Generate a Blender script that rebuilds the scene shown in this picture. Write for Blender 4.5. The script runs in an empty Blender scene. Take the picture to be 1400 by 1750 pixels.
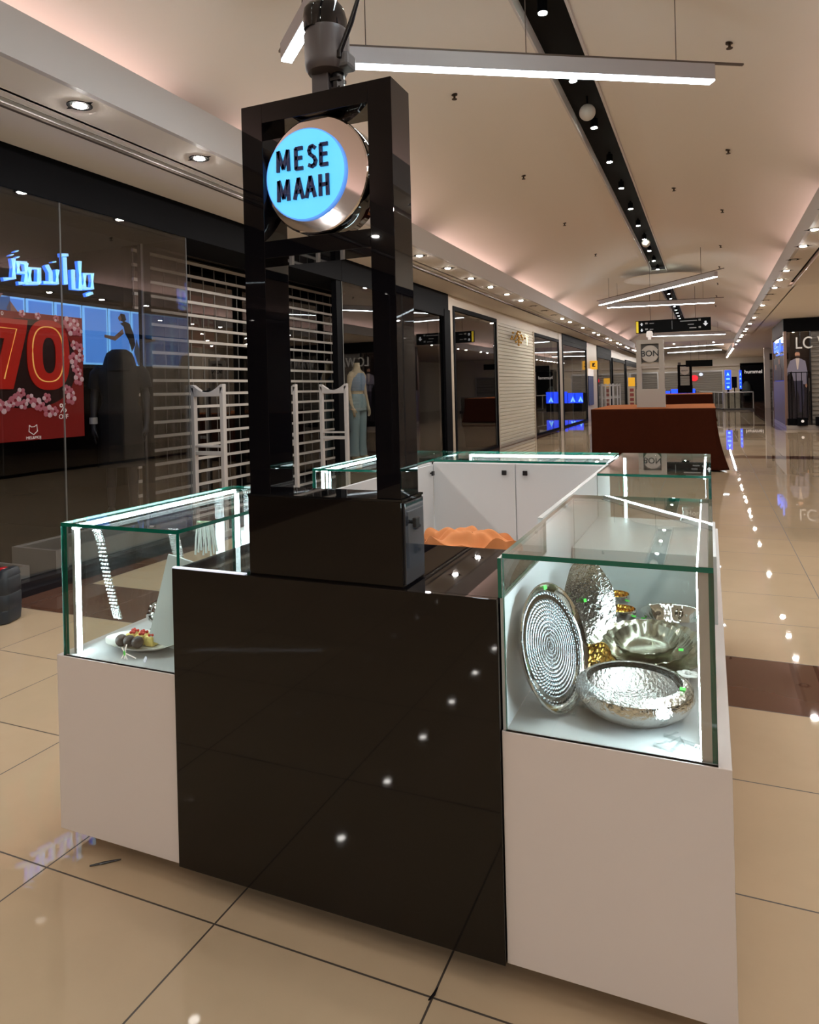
import bpy, math, random
from mathutils import Vector, Matrix
random.seed(7)
PI = math.pi
sc = bpy.context.scene
col = sc.collection

# ------------------------------------------------------------------ camera
cd = bpy.data.cameras.new('camera'); cam = bpy.data.objects.new('camera', cd); col.objects.link(cam)
YAW = math.atan(512/1203); ROLL = math.atan(0.0246)
cam.matrix_world = (Matrix.Translation((0, 0, 1.6)) @ Matrix.Rotation(YAW, 4, 'Z')
                    @ Matrix.Rotation(PI/2, 4, 'X') @ Matrix.Rotation(-ROLL, 4, 'Z'))
cd.sensor_fit = 'HORIZONTAL'; cd.sensor_width = 36; cd.lens = 1203/1400*36
cd.shift_y = -(875-668)/1400; cd.clip_start = .05; cd.clip_end = 300
sc.camera = cam
sc.view_settings.view_transform = 'Standard'; sc.view_settings.look = 'None'
sc.view_settings.gamma = 1; sc.view_settings.use_curve_mapping = False
sc.view_settings.exposure = 0.03
cy = sc.cycles
cy.use_denoising = True
cy.transparent_max_bounces = 32; cy.max_bounces = 10; cy.glossy_bounces = 6; cy.diffuse_bounces = 4
cy.caustics_reflective = False; cy.caustics_refractive = False
cy.sample_clamp_indirect = 4; cy.blur_glossy = 0.0
w = bpy.data.worlds.new('world'); sc.world = w; w.use_nodes = True
w.node_tree.nodes['Background'].inputs[0].default_value = (.9, .85, .8, 1)
w.node_tree.nodes['Background'].inputs[1].default_value = .03

# light levels
L_DOWN, L_LINE, L_SPOT, L_LED, COVE = 700., 28., 220., 42., 8.

def area(name, loc, target, sx, sy, power, colr):
    l = bpy.data.lights.new(name, 'AREA'); l.shape = 'RECTANGLE'; l.size = sx; l.size_y = sy
    l.energy = power; l.color = colr
    o = bpy.data.objects.new(name, l); col.objects.link(o); o.location = loc
    o.rotation_euler = (Vector(target)-Vector(loc)).to_track_quat('-Z', 'Y').to_euler()
    return o
for k in range(-4, 10):                       # cove lamps behind both fascias, one gap every 5.3 m
    y = 2.3 + 5.32*k + .2 + 0
    if y > 44: continue
    for x, d in ((-4.2, 1), (1.6, -1)):
        o = area('cove_light', (x, y+.05, 3.9), (x, y+.05, 5), .08, 4.35, COVE, (1, .70, .63))
        o.rotation_euler = (PI, math.radians(18)*d, 0)
for k in range(3):
    for x, d in ((-4.2, 1), (1.6, -1)):
        o = area('cove_light', (x, 50+5.3*k, 3.9), (x, 52, 5), .08, 4.9, COVE, (1, .72, .62))
        o.rotation_euler = (PI, math.radians(18)*d, 0)

# ------------------------------------------------------------------ materials
def s2l(c): return tuple(((v/255)/12.92 if v/255 <= .04045 else ((v/255+.055)/1.055)**2.4) for v in c)
MATS = {}
def M(name, c=None, rough=.5, metal=0, em=None, es=0, spec=.5, bump=0, bscale=40, vor=False, var=0, trans=0, coat=0):
    if name in MATS: return MATS[name]
    m = bpy.data.materials.new(name); m.use_nodes = True; nt = m.node_tree; N = nt.nodes; Lk = nt.links
    b = N['Principled BSDF']
    if c is None: c = (.5, .5, .5)
    b.inputs['Base Color'].default_value = (*c, 1); b.inputs['Roughness'].default_value = rough
    b.inputs['Metallic'].default_value = metal; b.inputs['Specular IOR Level'].default_value = spec
    b.inputs['Transmission Weight'].default_value = trans; b.inputs['Coat Weight'].default_value = coat
    b.inputs['Coat Roughness'].default_value = .03
    if em is not None:
        b.inputs['Emission Color'].default_value = (*em, 1); b.inputs['Emission Strength'].default_value = es
    tc = N.new('ShaderNodeTexCoord')
    if bump or var:
        if vor:
            t = N.new('ShaderNodeTexVoronoi'); t.inputs['Scale'].default_value = bscale; out = t.outputs['Distance']
        else:
            t = N.new('ShaderNodeTexNoise'); t.inputs['Scale'].default_value = bscale; t.inputs['Detail'].default_value = 3; out = t.outputs['Fac']
        Lk.new(tc.outputs['Object'], t.inputs['Vector'])
        if bump:
            bp = N.new('ShaderNodeBump'); bp.inputs['Strength'].default_value = bump; bp.inputs['Distance'].default_value = .01
            Lk.new(out, bp.inputs['Height']); Lk.new(bp.outputs[0], b.inputs['Normal'])
        if var:
            mx = N.new('ShaderNodeMix'); mx.data_type = 'RGBA'
            mx.inputs[6].default_value = (*[v*(1-var) for v in c], 1); mx.inputs[7].default_value = (*[min(1, v*(1+var)) for v in c], 1)
            Lk.new(out, mx.inputs[0]); Lk.new(mx.outputs[2], b.inputs['Base Color'])
    MATS[name] = m; return m

def glass_mat(name, tint, refl0=.04, gain=.9, gcol=(1, 1, 1)):
    m = bpy.data.materials.new(name); m.use_nodes = True; nt = m.node_tree; N = nt.nodes; Lk = nt.links; N.clear()
    out = N.new('ShaderNodeOutputMaterial'); mix = N.new('ShaderNodeMixShader'); tr = N.new('ShaderNodeBsdfTransparent')
    gl = N.new('ShaderNodeBsdfGlossy'); gl.inputs['Roughness'].default_value = 0.0; gl.inputs['Color'].default_value = (*gcol, 1)
    tr.inputs['Color'].default_value = (*tint, 1)
    lw = N.new('ShaderNodeLayerWeight'); lw.inputs['Blend'].default_value = .5
    p = N.new('ShaderNodeMath'); p.operation = 'POWER'; p.inputs[1].default_value = 5
    ml = N.new('ShaderNodeMath'); ml.operation = 'MULTIPLY_ADD'; ml.inputs[1].default_value = gain; ml.inputs[2].default_value = refl0
    Lk.new(lw.outputs['Facing'], p.inputs[0]); Lk.new(p.outputs[0], ml.inputs[0]); Lk.new(ml.outputs[0], mix.inputs[0])
    Lk.new(tr.outputs[0], mix.inputs[1]); Lk.new(gl.outputs[0], mix.inputs[2]); Lk.new(mix.outputs[0], out.inputs['Surface'])
    MATS[name] = m; return m

GLASS = glass_mat('display_glass', (.95, .975, .965), .035)
SHOPGLASS = glass_mat('shopfront_glass', (.80, .80, .80), .075)
ACRYL = glass_mat('clear_acrylic', (.93, .95, .95), .08)
FROST = M('frosted_acrylic', (.62, .68, .68), .25, bump=.1, bscale=60)
GEDGE = M('green_glass_edge', (.004, .12, .08), .12, spec=.6)
SEDGE = M('grey_glass_edge', (.35, .36, .35), .2)
WHITE = M('white_laminate', (.70, .635, .615), .22, spec=.5, bump=.015, bscale=300)
WHITE2 = M('white_melamine', (.74, .75, .76), .25)
BLACKG = M('black_gloss_acrylic', (.004, .0035, .005), .015, spec=.3)
BROWNG = M('black_brown_gloss_panel', (.0075, .0055, .0045), .03, spec=.3)
BLACKM = M('black_matte', (.004, .004, .005), .6, spec=.04, var=.2, bscale=3)
BLACKP = M('black_plastic', (.012, .011, .014), .25)
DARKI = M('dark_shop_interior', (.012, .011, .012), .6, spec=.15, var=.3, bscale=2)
CEILM = M('ceiling_plaster', (.86, .805, .755), .8, bump=.02, bscale=200)
WALLM = M('beige_wall', (.58, .50, .40), .45, bump=.02, bscale=80)
FASC = M('fascia_paint', (.64, .60, .60), .6)
SLOTM = M('slot_dark_brown', (.006, .005, .0045), .7, spec=.06)
GREYP = M('grey_camera_plastic', (.095, .082, .088), .4)
STEEL = M('hammered_silver', (.93, .94, .94), .13, 1, bump=.5, bscale=70)
STEEL2 = M('polished_silver', (.82, .84, .82), .07, 1, bump=.12, bscale=26)
STEEL3 = M('satin_antique_silver', (.46, .47, .38), .24, 1, bump=.05, bscale=30)
DOTM = M('dotted_silver', (.72, .76, .78), .2, 1, bump=.9, bscale=150, vor=True)
GOLD = M('hammered_gold', (.62, .38, .08), .16, 1, bump=.7, bscale=60, vor=True)
ALU = M('aluminium_channel', (.5, .48, .47), .35, .6)
CHROME = M('mirror_steel', (.86, .84, .84), .03, 1)
LEDM = M('cool_white_led', (1, 1, 1), em=(.76, .95, 1), es=L_LED)
LINEM = M('cool_tube_diffuser', (1, 1, 1), em=(.80, .93, 1), es=L_LINE)
DOWNM = M('downlight_lens', (1, 1, 1), em=(1, .95, .89), es=L_DOWN)
SPOTM = M('spotlight_lens', (1, 1, 1), em=(.92, 1, .88), es=L_SPOT)
OFFM = M('unlit_lamp_lens', (.55, .53, .48), .4)
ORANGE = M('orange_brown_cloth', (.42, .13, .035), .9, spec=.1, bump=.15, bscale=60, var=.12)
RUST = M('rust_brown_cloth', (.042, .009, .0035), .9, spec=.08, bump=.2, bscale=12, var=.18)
RED = M('bright_red_plastic', (.5, .01, .015), .3)
GREEN = M('green_sticker', (.12, .9, .12), .5)
LILAC = M('lilac_grey_panel', (.16, .13, .17), .4)
SLATW = M('white_shutter_slat', (.62, .58, .54), .4)
SLATC = M('cream_shutter_slat', (.62, .57, .47), .5)
SLATG = M('grey_shutter_slat', (.24, .215, .19), .5)
CLEARP = glass_mat('clear_shutter_panel', (.62, .60, .58), .10)

def floor_mat():
    m = bpy.data.materials.new('polished_floor_tile'); m.use_nodes = True; nt = m.node_tree; N = nt.nodes; L = nt.links
    b = N['Principled BSDF']; tc = N.new('ShaderNodeTexCoord'); sp = N.new('ShaderNodeSeparateXYZ'); L.new(tc.outputs['Object'], sp.inputs[0])
    def mth(op, a, b_=None, c=None):
        n = N.new('ShaderNodeMath'); n.operation = op
        for i, v in enumerate((a, b_, c)):
            if v is None: continue
            if isinstance(v, (int, float)): n.inputs[i].default_value = v
            else: L.new(v, n.inputs[i])
        return n.outputs[0]
    X, Y = sp.outputs[0], sp.outputs[1]
    ax = mth('DIVIDE', mth('SUBTRACT', X, -1.415), .708); ay = mth('DIVIDE', mth('SUBTRACT', Y, 1.715), .70)
    fx, fy = mth('FRACT', ax), mth('FRACT', ay)
    dx = mth('MINIMUM', fx, mth('SUBTRACT', 1, fx)); dy = mth('MINIMUM', fy, mth('SUBTRACT', 1, fy))
    line = mth('LESS_THAN', mth('MINIMUM', dx, dy), .0045)
    band = mth('LESS_THAN', mth('FRACT', mth('DIVIDE', mth('SUBTRACT', Y, 3.815), 12.6)), .7/12.6)
    left = mth('LESS_THAN', X, -4.955)
    right = mth('MULTIPLY', mth('GREATER_THAN', X, 2.05), mth('GREATER_THAN', Y, 26.2))
    brown = mth('MAXIMUM', band, mth('MAXIMUM', left, right))
    cb = N.new('ShaderNodeCombineXYZ'); L.new(mth('FLOOR', ax), cb.inputs[0]); L.new(mth('FLOOR', ay), cb.inputs[1])
    wn = N.new('ShaderNodeTexWhiteNoise'); L.new(cb.outputs[0], wn.inputs['Vector'])
    no = N.new('ShaderNodeTexNoise'); no.inputs['Scale'].default_value = 1.6; no.inputs['Detail'].default_value = 6; no.inputs['Roughness'].default_value = .6
    L.new(tc.outputs['Object'], no.inputs['Vector'])
    tone = mth('MULTIPLY_ADD', wn.outputs['Value'], .06, mth('MULTIPLY_ADD', no.outputs['Fac'], .22, .86))
    def rgb(c): n = N.new('ShaderNodeRGB'); n.outputs[0].default_value = (*c, 1); return n.outputs[0]
    def mix(f, a, b_):
        n = N.new('ShaderNodeMix'); n.data_type = 'RGBA'; L.new(f, n.inputs[0]); L.new(a, n.inputs[6]); L.new(b_, n.inputs[7]); return n.outputs[2]
    base = mix(brown, rgb((.53, .395, .262)), rgb((.11, .05, .032)))
    vm = N.new('ShaderNodeVectorMath'); vm.operation = 'SCALE'; L.new(base, vm.inputs[0]); L.new(tone, vm.inputs['Scale'])
    L.new(mix(line, vm.outputs[0], rgb((.06, .045, .035))), b.inputs['Base Color'])
    L.new(mth('MULTIPLY_ADD', line, .5, .02), b.inputs['Roughness'])
    b.inputs['Specular IOR Level'].default_value = .6
    return m
FLOORM = floor_mat()

# ------------------------------------------------------------------ mesh helpers
class B:
    def __init__(s): s.v = []; s.f = []; s.m = []
    def face(s, idx, mi=0): s.f.append(idx); s.m.append(mi)
    def box(s, x0, x1, y0, y1, z0, z1, mi=0, pane=False):
        n = len(s.v)
        s.v += [(x, y, z) for z in (z0, z1) for y in (y0, y1) for x in (x0, x1)]
        fs = [((0, 2, 3, 1), 2), ((4, 5, 7, 6), 2), ((0, 1, 5, 4), 1), ((2, 6, 7, 3), 1), ((0, 4, 6, 2), 0), ((1, 3, 7, 5), 0)]
        d = (abs(x1-x0), abs(y1-y0), abs(z1-z0)); thin = d.index(min(d))
        for f, ax in fs: s.face([n+i for i in f], (0 if ax == thin else 1) if pane else mi)
        return s
    def pane(s, *a): return s.box(*a, pane=True)
    def ring(s, pts, loops, mi=0, close=True): pass
    def loft(s, rings, mi=0, cap0=True, cap1=True):
        n0 = len(s.v); k = len(rings[0])
        for r in rings: s.v += [tuple(p) for p in r]
        for i in range(len(rings)-1):
            for j in range(k):
                a = n0+i*k+j; b = n0+i*k+(j+1) % k
                s.face([a, b, b+k, a+k], mi)
        if cap0: s.face([n0+j for j in range(k)][::-1], mi)
        if cap1: s.face([n0+(len(rings)-1)*k+j for j in range(k)], mi)
        return s
    def lathe(s, c, prof, n=32, mi=0, mod=None, caps=(True, True)):
        rings = []
        for r, z in prof:
            rings.append([(c[0]+r*(mod(a, r, z) if mod else 1)*math.cos(a), c[1]+r*(mod(a, r, z) if mod else 1)*math.sin(a), c[2]+z) for a in [2*PI*j/n for j in range(n)]])
        return s.loft(rings, mi, *caps)
    def tube(s, pts, r, n=8, mi=0, sq=False):
        P = [Vector(p) for p in pts]; R = r if isinstance(r, (list, tuple)) else [r]*len(P)
        rings = []; up = Vector((0, 0, 1))
        for i, p in enumerate(P):
            t = (P[min(i+1, len(P)-1)]-P[max(i-1, 0)]).normalized()
            a = t.cross(up)
            if a.length < .05: a = t.cross(Vector((0, 1, 0)))
            a.normalize(); b = t.cross(a).normalized()
            rings.append([p+R[i]*(math.cos(q)*a+math.sin(q)*b) for q in [2*PI*j/n+(PI/4 if sq else 0) for j in range(n)]])
        return s.loft(rings, mi)
    def ball(s, c, rx, ry=None, rz=None, n=16, mi=0):
        ry = ry or rx; rz = rz or rx; k = max(6, n//2)
        rings = [[(c[0]+rx*math.sin(t)*math.cos(a), c[1]+ry*math.sin(t)*math.sin(a), c[2]-rz*math.cos(t)) for a in [2*PI*j/n for j in range(n)]] for t in [PI*(.02+.96*i/k) for i in range(k+1)]]
        return s.loft(rings, mi)
    def prism(s, poly, ax, a0, a1, mi=0):      # poly in the two other axes, extruded along ax
        def mk(p, a):
            return {'x': (a, p[0], p[1]), 'y': (p[0], a, p[1]), 'z': (p[0], p[1], a)}[ax]
        return s.loft([[mk(p, a0) for p in poly], [mk(p, a1) for p in poly]], mi)
    def grid(s, fn, nu, nv, mi=0):
        n = len(s.v)
        for i in range(nu+1):
            for j in range(nv+1): s.v.append(tuple(fn(i/nu, j/nv)))
        for i in range(nu):
            for j in range(nv):
                a = n+i*(nv+1)+j; s.face([a, a+nv+1, a+nv+2, a+1], mi)
        return s
    def xf(s, m): s.v = [tuple(m @ Vector(p)) for p in s.v]; return s

ORG = {}
def obj(name, b, mats, parent=None, w=False, smooth=False, bevel=0, label=None, kind=None, solid=0):
    me = bpy.data.meshes.new(name)
    off = ORG.get(parent.name, Vector()) if (parent and w) else Vector()
    me.from_pydata([tuple(Vector(p)-off) for p in b.v], [], b.f)
    if not isinstance(mats, (list, tuple)): mats = [mats]
    for m in mats: me.materials.append(m)
    me.polygons.foreach_set('material_index', [min(i, len(mats)-1) for i in b.m])
    me.update()
    o = bpy.data.objects.new(name, me); col.objects.link(o)
    if smooth:
        me.polygons.foreach_set('use_smooth', [True]*len(me.polygons))
        try: me.set_sharp_from_angle(angle=math.radians(40))
        except Exception: pass
    if bevel:
        bv = o.modifiers.new('bevel', 'BEVEL'); bv.width = bevel; bv.segments = 2; bv.limit_method = 'ANGLE'
    if solid:
        sm = o.modifiers.new('solid', 'SOLIDIFY'); sm.thickness = solid
    if parent: o.parent = parent; ORG[o.name] = ORG.get(parent.name, Vector())
    if label: o['label'] = label
    if kind: o['kind'] = kind
    return o
def thing(name, label, cat, loc=(0, 0, 0), rz=0, group=None):
    o = bpy.data.objects.new(name, None); col.objects.link(o); o.location = loc; o.rotation_euler = (0, 0, rz)
    o.empty_display_size = .05
    ORG[o.name] = Vector(loc); tag(o, label, cat, group); return o
def tag(o, label, cat, group=None):
    o['label'] = label; o['category'] = cat
    if group: o['group'] = group
    return o
def struct(name, b, mats, **k): return obj(name, b, mats, kind='structure', **k)
def dup(root, loc, label, rz=None, group=None):
    r = root.copy(); col.objects.link(r); r.location = loc; r['label'] = label
    if rz is not None: r.rotation_euler = (0, 0, rz)
    if group: r['group'] = group
    for ch in list(root.children):
        c = ch.copy(); col.objects.link(c); c.parent = r
        for g in list(ch.children):
            d = g.copy(); col.objects.link(d); d.parent = c
    return r
def text(name, body, mat, parent, loc, rot, size, sx=1, ext=.003, bold=0, align='CENTER'):
    cu = bpy.data.curves.new(name, 'FONT'); cu.body = body; cu.size = size; cu.extrude = ext; cu.offset = bold
    cu.align_x = align; cu.align_y = 'CENTER'; cu.materials.append(mat)
    o = bpy.data.objects.new(name, cu); col.objects.link(o)
    bpy.context.view_layer.update()
    me = bpy.data.meshes.new_from_object(o.evaluated_get(bpy.context.evaluated_depsgraph_get())); bpy.data.objects.remove(o)
    me.materials.clear(); me.materials.append(mat)
    o = bpy.data.objects.new(name, me); col.objects.link(o)
    if parent:
        o.parent = parent; o.location = Vector(loc)-ORG.get(parent.name, Vector())
    else: o.location = loc
    o.rotation_euler = rot; o.scale = (sx, 1, 1); return o
FX = (PI/2, 0, PI/2)       # facing +X
FY = (PI/2, 0, 0)          # facing -Y
ORDN = ['nearest', 'second', 'third', 'fourth', 'fifth', 'sixth', 'seventh', 'eighth', 'ninth', 'tenth', 'eleventh', 'twelfth', 'thirteenth',
        'fourteenth', 'fifteenth', 'sixteenth', 'seventeenth', 'eighteenth', 'nineteenth', 'twentieth', 'twenty-first', 'twenty-second',
        'twenty-third', 'twenty-fourth', 'twenty-fifth', 'twenty-sixth', 'twenty-seventh', 'twenty-eighth', 'twenty-ninth', 'thirtieth',
        'thirty-first', 'thirty-second', 'thirty-third', 'thirty-fourth']

# ------------------------------------------------------------------ setting: floor and ceiling
ZS, ZF = 3.74, 4.06                 # soffit, top of fascia
XC, RV = -1.305, 5.35
def vz(x): return 5.05-RV+math.sqrt(RV*RV-(x-XC)**2)
struct('floor', B().box(-5.33, 9, -16, 72, -.1, 0), FLOORM)
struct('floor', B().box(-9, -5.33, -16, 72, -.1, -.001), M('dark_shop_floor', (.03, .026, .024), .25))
def vault(y0, y1):
    for sgn in (-1, 1):
        xs = [XC+sgn*(.21+(3.1-.21)*i/40) for i in range(41)]
        b = B()
        b.grid(lambda u, v: (xs[round(u*40)], y0+(y1-y0)*v, vz(xs[round(u*40)])), 40, 1)
        o = struct('ceiling', b, CEILM, smooth=True)
        xe = XC+sgn*3.1
        struct('wall_cove_'+('left' if sgn < 0 else 'right'), B().box(min(xe, xe+sgn*.03), max(xe, xe+sgn*.03), y0, y1, ZS, vz(xe)+.02), CEILM)
vault(-16, 43.2); vault(48.0, 65)
b = B().box(XC-4.1, XC+4.1, 43.23, 47.97, 4.06, 4.3)
struct('ceiling', b, CEILM)
for y in (43.2, 47.97):              # arched end of each vault
    b = B()
    for k in range(2): b.grid(lambda u, v: (XC-3.1+6.2*u, y+.03*k, 4.055+(vz(XC-3.1+6.2*u)+.05-4.055)*v), 30, 1)
    struct('wall_arch', b, CEILM)
# slot along the crown
for y0, y1 in ((-16, 22.4), (24.8, 43.2), (48, 65)):
    struct('ceiling_slot', B().box(XC-.23, XC+.23, y0, y1, 5.13, 5.17), SLOTM)
    struct('trim_1', B().box(XC-.235, XC-.21, y0, y1, 4.995, 5.13).box(XC+.21, XC+.235, y0, y1, 4.995, 5.13), FASC)
struct('ceiling', B().box(XC-.24, XC+.24, 22.4, 24.8, 5.03, 5.06), CEILM)
# soffits and fascias both sides
struct('trim_fascia_left', B().box(-4.0, -3.95, -16, 43.2, ZS, ZF), FASC)
struct('trim_fascia_left', B().box(-4.0, -3.95, 48, 65, ZS, ZF), FASC)
struct('trim_fascia_right', B().box(1.34, 1.39, -16, 43.2, ZS, ZF), FASC)
struct('trim_fascia_right', B().box(1.34, 1.39, 48, 65, ZS, ZF), FASC)
b = B().box(-4.53, -4.0, -16, 66, ZS, ZS+.04); b.box(-9, -4.60, -16, 43, ZS-.01, ZS+.03)
struct('ceiling_soffit_left', b, CEILM)
b = B().box(1.39, 1.67, -16, 66, ZS, ZS+.04).box(1.67, 9, 17.95, 66, ZS, ZS+.04).box(1.76, 9, -16, 17.86, ZS-.01, ZS+.03)
struct('ceiling_soffit_right', b, CEILM)
struct('ceiling_slot', B().box(-4.62, -4.5, -16, 43, 3.84, 3.88).box(1.65, 1.78, -16, 18, 3.84, 3.88).box(1.65, 9, 17.8, 18, 3.84, 3.88), SLOTM)
struct('trim_2', B().box(-4.63, -4.595, -16, 43, ZS-.03, ZS-.008), M('slot_edge_grey', (.12, .10, .085), .8, spec=.1))
# flat ceiling above side parts beyond
struct('ceiling', B().box(-9, XC-4.1, 43.2, 72, 4.0, 4.05).box(XC+4.1, 9, 43.2, 72, 4.0, 4.05), CEILM)
struct('ceiling', B().box(XC-3.1, -9, 43, 43.2, 3.74, 4.1), CEILM)
# end wall, walls behind the camera and around
struct('wall_back', B().box(-9, 9, 66, 66.2, 0, 6), WALLM)
struct('wall_front', B().box(-9, 9, -16.2, -16, 0, 6), WALLM)
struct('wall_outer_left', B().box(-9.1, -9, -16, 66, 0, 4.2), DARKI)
struct('wall_outer_right', B().box(9, 9.1, -16, 66, 0, 4.2), WALLM)

# ------------------------------------------------------------------ lamps in the ceiling
def make_down(label, loc):
    t = thing('recessed_downlight', label, 'ceiling light', loc)
    b = B().lathe((0, 0, 0), [(.088, 0), (.088, -.006), (.06, -.006), (.06, 0)], 24)
    b.prism([(-.13, 0), (0, -.055), (.13, 0), (0, .055)], 'z', -.003, -.0005)
    obj('trim_ring', b, SLOTM, t)
    obj('lens', B().lathe((0, 0, 0), [(.047, -.001), (.047, -.008), (.038, -.013), (.018, -.016), (.002, -.017)], 20), DOWNM, t, smooth=True)
    return t
UNLIT = {'left': {11, 12, 13, 16, 18, 21, 24, 27, 30}, 'right': {3, 7, 8, 10, 11, 13, 15, 18, 21, 24}}
d0 = u0 = None
for side, x, base in (('left', -4.175, 3.8), ('right', 1.42, 3.55)):
    vis = 0
    for k in range(-13, 47):
        y = base+1.31*k+(.25 if k < -3 else 0)
        if side == 'left' and k == -5: continue
        if side == 'right' and not (y < 44 or y > 48): continue
        seen = (y > 3) if side == 'left' else (y > 9.5)
        if seen:
            lab = f'round lit downlight in {side} ceiling soffit, {ORDN[min(vis, 33)] if vis < 34 else "far"} from the front'; vis += 1
        else: lab = f'round lit downlight in {side} ceiling soffit behind the viewpoint'
        if vis > 33: lab = f'tiny far downlight at the {side} soffit end, {ORDN[min(vis-34, 30)]} past the thirty-fourth'
        if d0 is None: d0 = make_down(lab, (x, y, ZS)); d0['group'] = 'downlights in the left soffit'
        elif seen and (vis-1 in UNLIT[side] or False):
            lab = lab.replace('round lit', 'round unlit')
            if u0 is None:
                u0 = thing('recessed_downlight', lab, 'ceiling light', (x, y, ZS), group=f'downlights in the {side} soffit')
                for ch in d0.children:
                    c = ch.copy(); col.objects.link(c); c.parent = u0
                    if 'lens' in c.name: c.data = c.data.copy(); c.data.materials[0] = OFFM
            else: dup(u0, (x, y, ZS), lab, group=f'downlights in the {side} soffit')
        else: dup(d0, (x, y, ZS), lab, group=f'downlights in the {side} soffit')
s0 = None; n = 0
for k in range(-13, 38):
    y = 6.35+1.55*k
    if 22.2 < y < 25 or 43 < y < 48.3 or y > 64.5: continue
    seen = y > 6
    lab = (f'black track spotlight in dark crown slot, {ORDN[min(n, 33)]} from the front' if seen else 'black track spotlight in dark crown slot behind the viewpoint')
    if seen: n += 1
    if s0 is None:
        s0 = thing('track_spotlight', lab, 'spotlight', (XC, y, 4.98), group='spotlights in the crown slot')
        obj('housing', B().lathe((0, 0, 0), [(.045, 0), (.048, .01), (.048, .11), (.03, .12)], 20).tube([(0, 0, .10), (0, 0, .148)], .02), BLACKM, s0, smooth=True)
        obj('lens', B().lathe((0, 0, 0), [(.042, .004), (.04, -.004), (.01, -.008)], 20), SPOTM, s0, smooth=True)
    else: dup(s0, (XC, y, 4.98), lab)
n = 0
for x, y, lab in ((-3.6, 44.6, 'left end of the flat ceiling crossing'), (-1.9, 45.6, 'left middle of the flat ceiling crossing'), (.3, 45.6, 'right middle of the flat ceiling crossing'), (1.9, 44.6, 'right end of the flat ceiling crossing')):
    dup(d0, (x, y, 4.06), 'added round lit downlight at the '+lab, group='added downlights in the flat crossing')  # extra lamps, added to brighten the far end of the hall
for x in (3.4, 5.2, 7.0):
    for y in (19.5, 22, 24.5):
        dup(d0, (x, y, ZS), 'added unseen round downlight over side corridor on the right, '+{3.4: 'left', 5.2: 'middle', 7.0: 'right'}[x]+' column, '+{19.5: 'near', 22: 'middle', 24.5: 'far'}[y]+' row', group='added downlights over the side corridor')  # out-of-view lamps added to lift the dark soffit on the right
GLOBE = M('white_globe', (.62, .58, .54), .3)
for y, lab in ((8.75, 'white glass globe lamp hanging in crown slot near the long tube light'), (17.4, 'small white globe lamp hanging far down the crown slot')):
    t = thing('globe_lamp', lab, 'lamp', (XC+.02, y, 4.93), group='globes in the crown slot')
    obj('globe', B().ball((0, 0, 0), .098, n=24), GLOBE, t, smooth=True)
    obj('stem', B().tube([(0, 0, .09), (0, 0, .198)], .012), BLACKM, t)
SPK = [(.251, 7.35), (.316, 10.63), (-.48, 12.99), (-2.549, 7.48), (-2.577, 10.785), (-2.596, 14.26), (.301, 14.27), (.323, 17.9), (-2.538, 18.06), (.338, 21.06), (.33, 24.5), (.33, 28), (.33, 31.5)]
spl = ['upper right of the tube light', 'below the tube light on the right', 'right of crown slot halfway', 'left of the tube light middle', 'left side below the tube light', 'left side above the shutters', 'right side halfway down', 'right side above the round disc', 'left side before the round disc', 'right side by the angled tubes', 'right side past the angled tubes', 'right side above the hanging sign', 'right side beyond the hanging sign']
for i, (x, y) in enumerate(SPK):
    z = vz(x)
    b = B().lathe((0, 0, 0), [(.035, .02), (.035, -.004), (.012, -.008), (.012, -.04), (.03, -.045), (.03, -.05)], 12)
    o = obj('sprinkler', b, M('dark_bronze', (.06, .04, .03), .4, .6)); o.location = (x, y, z-.004)
    tag(o, 'small dark ceiling sprinkler, '+spl[i], 'sprinkler', 'sprinklers on the vault')
o = obj('ceiling_disc', B().lathe((-1.20, 22.3, 4.74), [(1.09, .03), (1.11, .015), (1.09, 0), (.4, -.01)], 64), CEILM, smooth=True)
tag(o, 'large round beige disc hanging flat under the vault crown', 'ceiling panel')

BODY = M('tube_light_body', (.55, .53, .58), .4)
CAB = M('thin_cable', (.12, .09, .08), .5)
def linear(label, p0, p1, z, grp='long tube lights'):
    P0, P1 = Vector((*p0, z)), Vector((*p1, z)); L = (P1-P0).length; ang = math.atan2(P1.y-P0.y, P1.x-P0.x)
    t = thing('linear_light', label, 'ceiling light', tuple(P0), ang, grp)
    obj('housing', B().box(0, L, -.045, .045, .012, .14), BODY, t, bevel=.004)
    obj('diffuser', B().box(.005, L-.005, -.04, .04, 0, .012), LINEM, t)
    obj('mounting_rail', B().box(-.18, L+.28, -.012, .012, .155, .17), CAB, t)
    for f in (.1, .5, .9):
        wx = P0+(P1-P0)*f
        zt = min(vz(wx.x)-z if abs(wx.x-XC) < 3 else .4, 1.0) if abs(wx.x-XC) > .22 else 5.12-z
        obj('suspension_cable', B().tube([(L*f, 0, .13), (L*f, 0, zt)], .004, 6), CAB, t)
    return t
linear('long cool white tube light crossing the view above the sign tower', (-2.65, 4.72), (.084, 6.4), 4.1)
linear('short visible tube light end left of the security camera', (-2.88, 4.55), (.45, 1.5), 4.1)
linear('tilted tube light hanging just below the round ceiling disc', (-3.05, 22.4), (.21, 18.1), 4.1)
linear('nearly level tube light under the tilted one', (-2.95, 23.3), (.21, 23.9), 4.1)
linear('tube light right behind the black hanging sign', (-2.62, 38.5), (.83, 39.6), 4.1)
linear('far tube light second behind the hanging sign', (-3.0, 50.5), (.9, 48.8), 4.05)
linear('far tube light third behind the hanging sign', (-2.9, 58.5), (.9, 56.5), 4.05)
linear('tube light behind the viewpoint, farther', (-2.6, -10), (.3, -9), 4.1)

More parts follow.
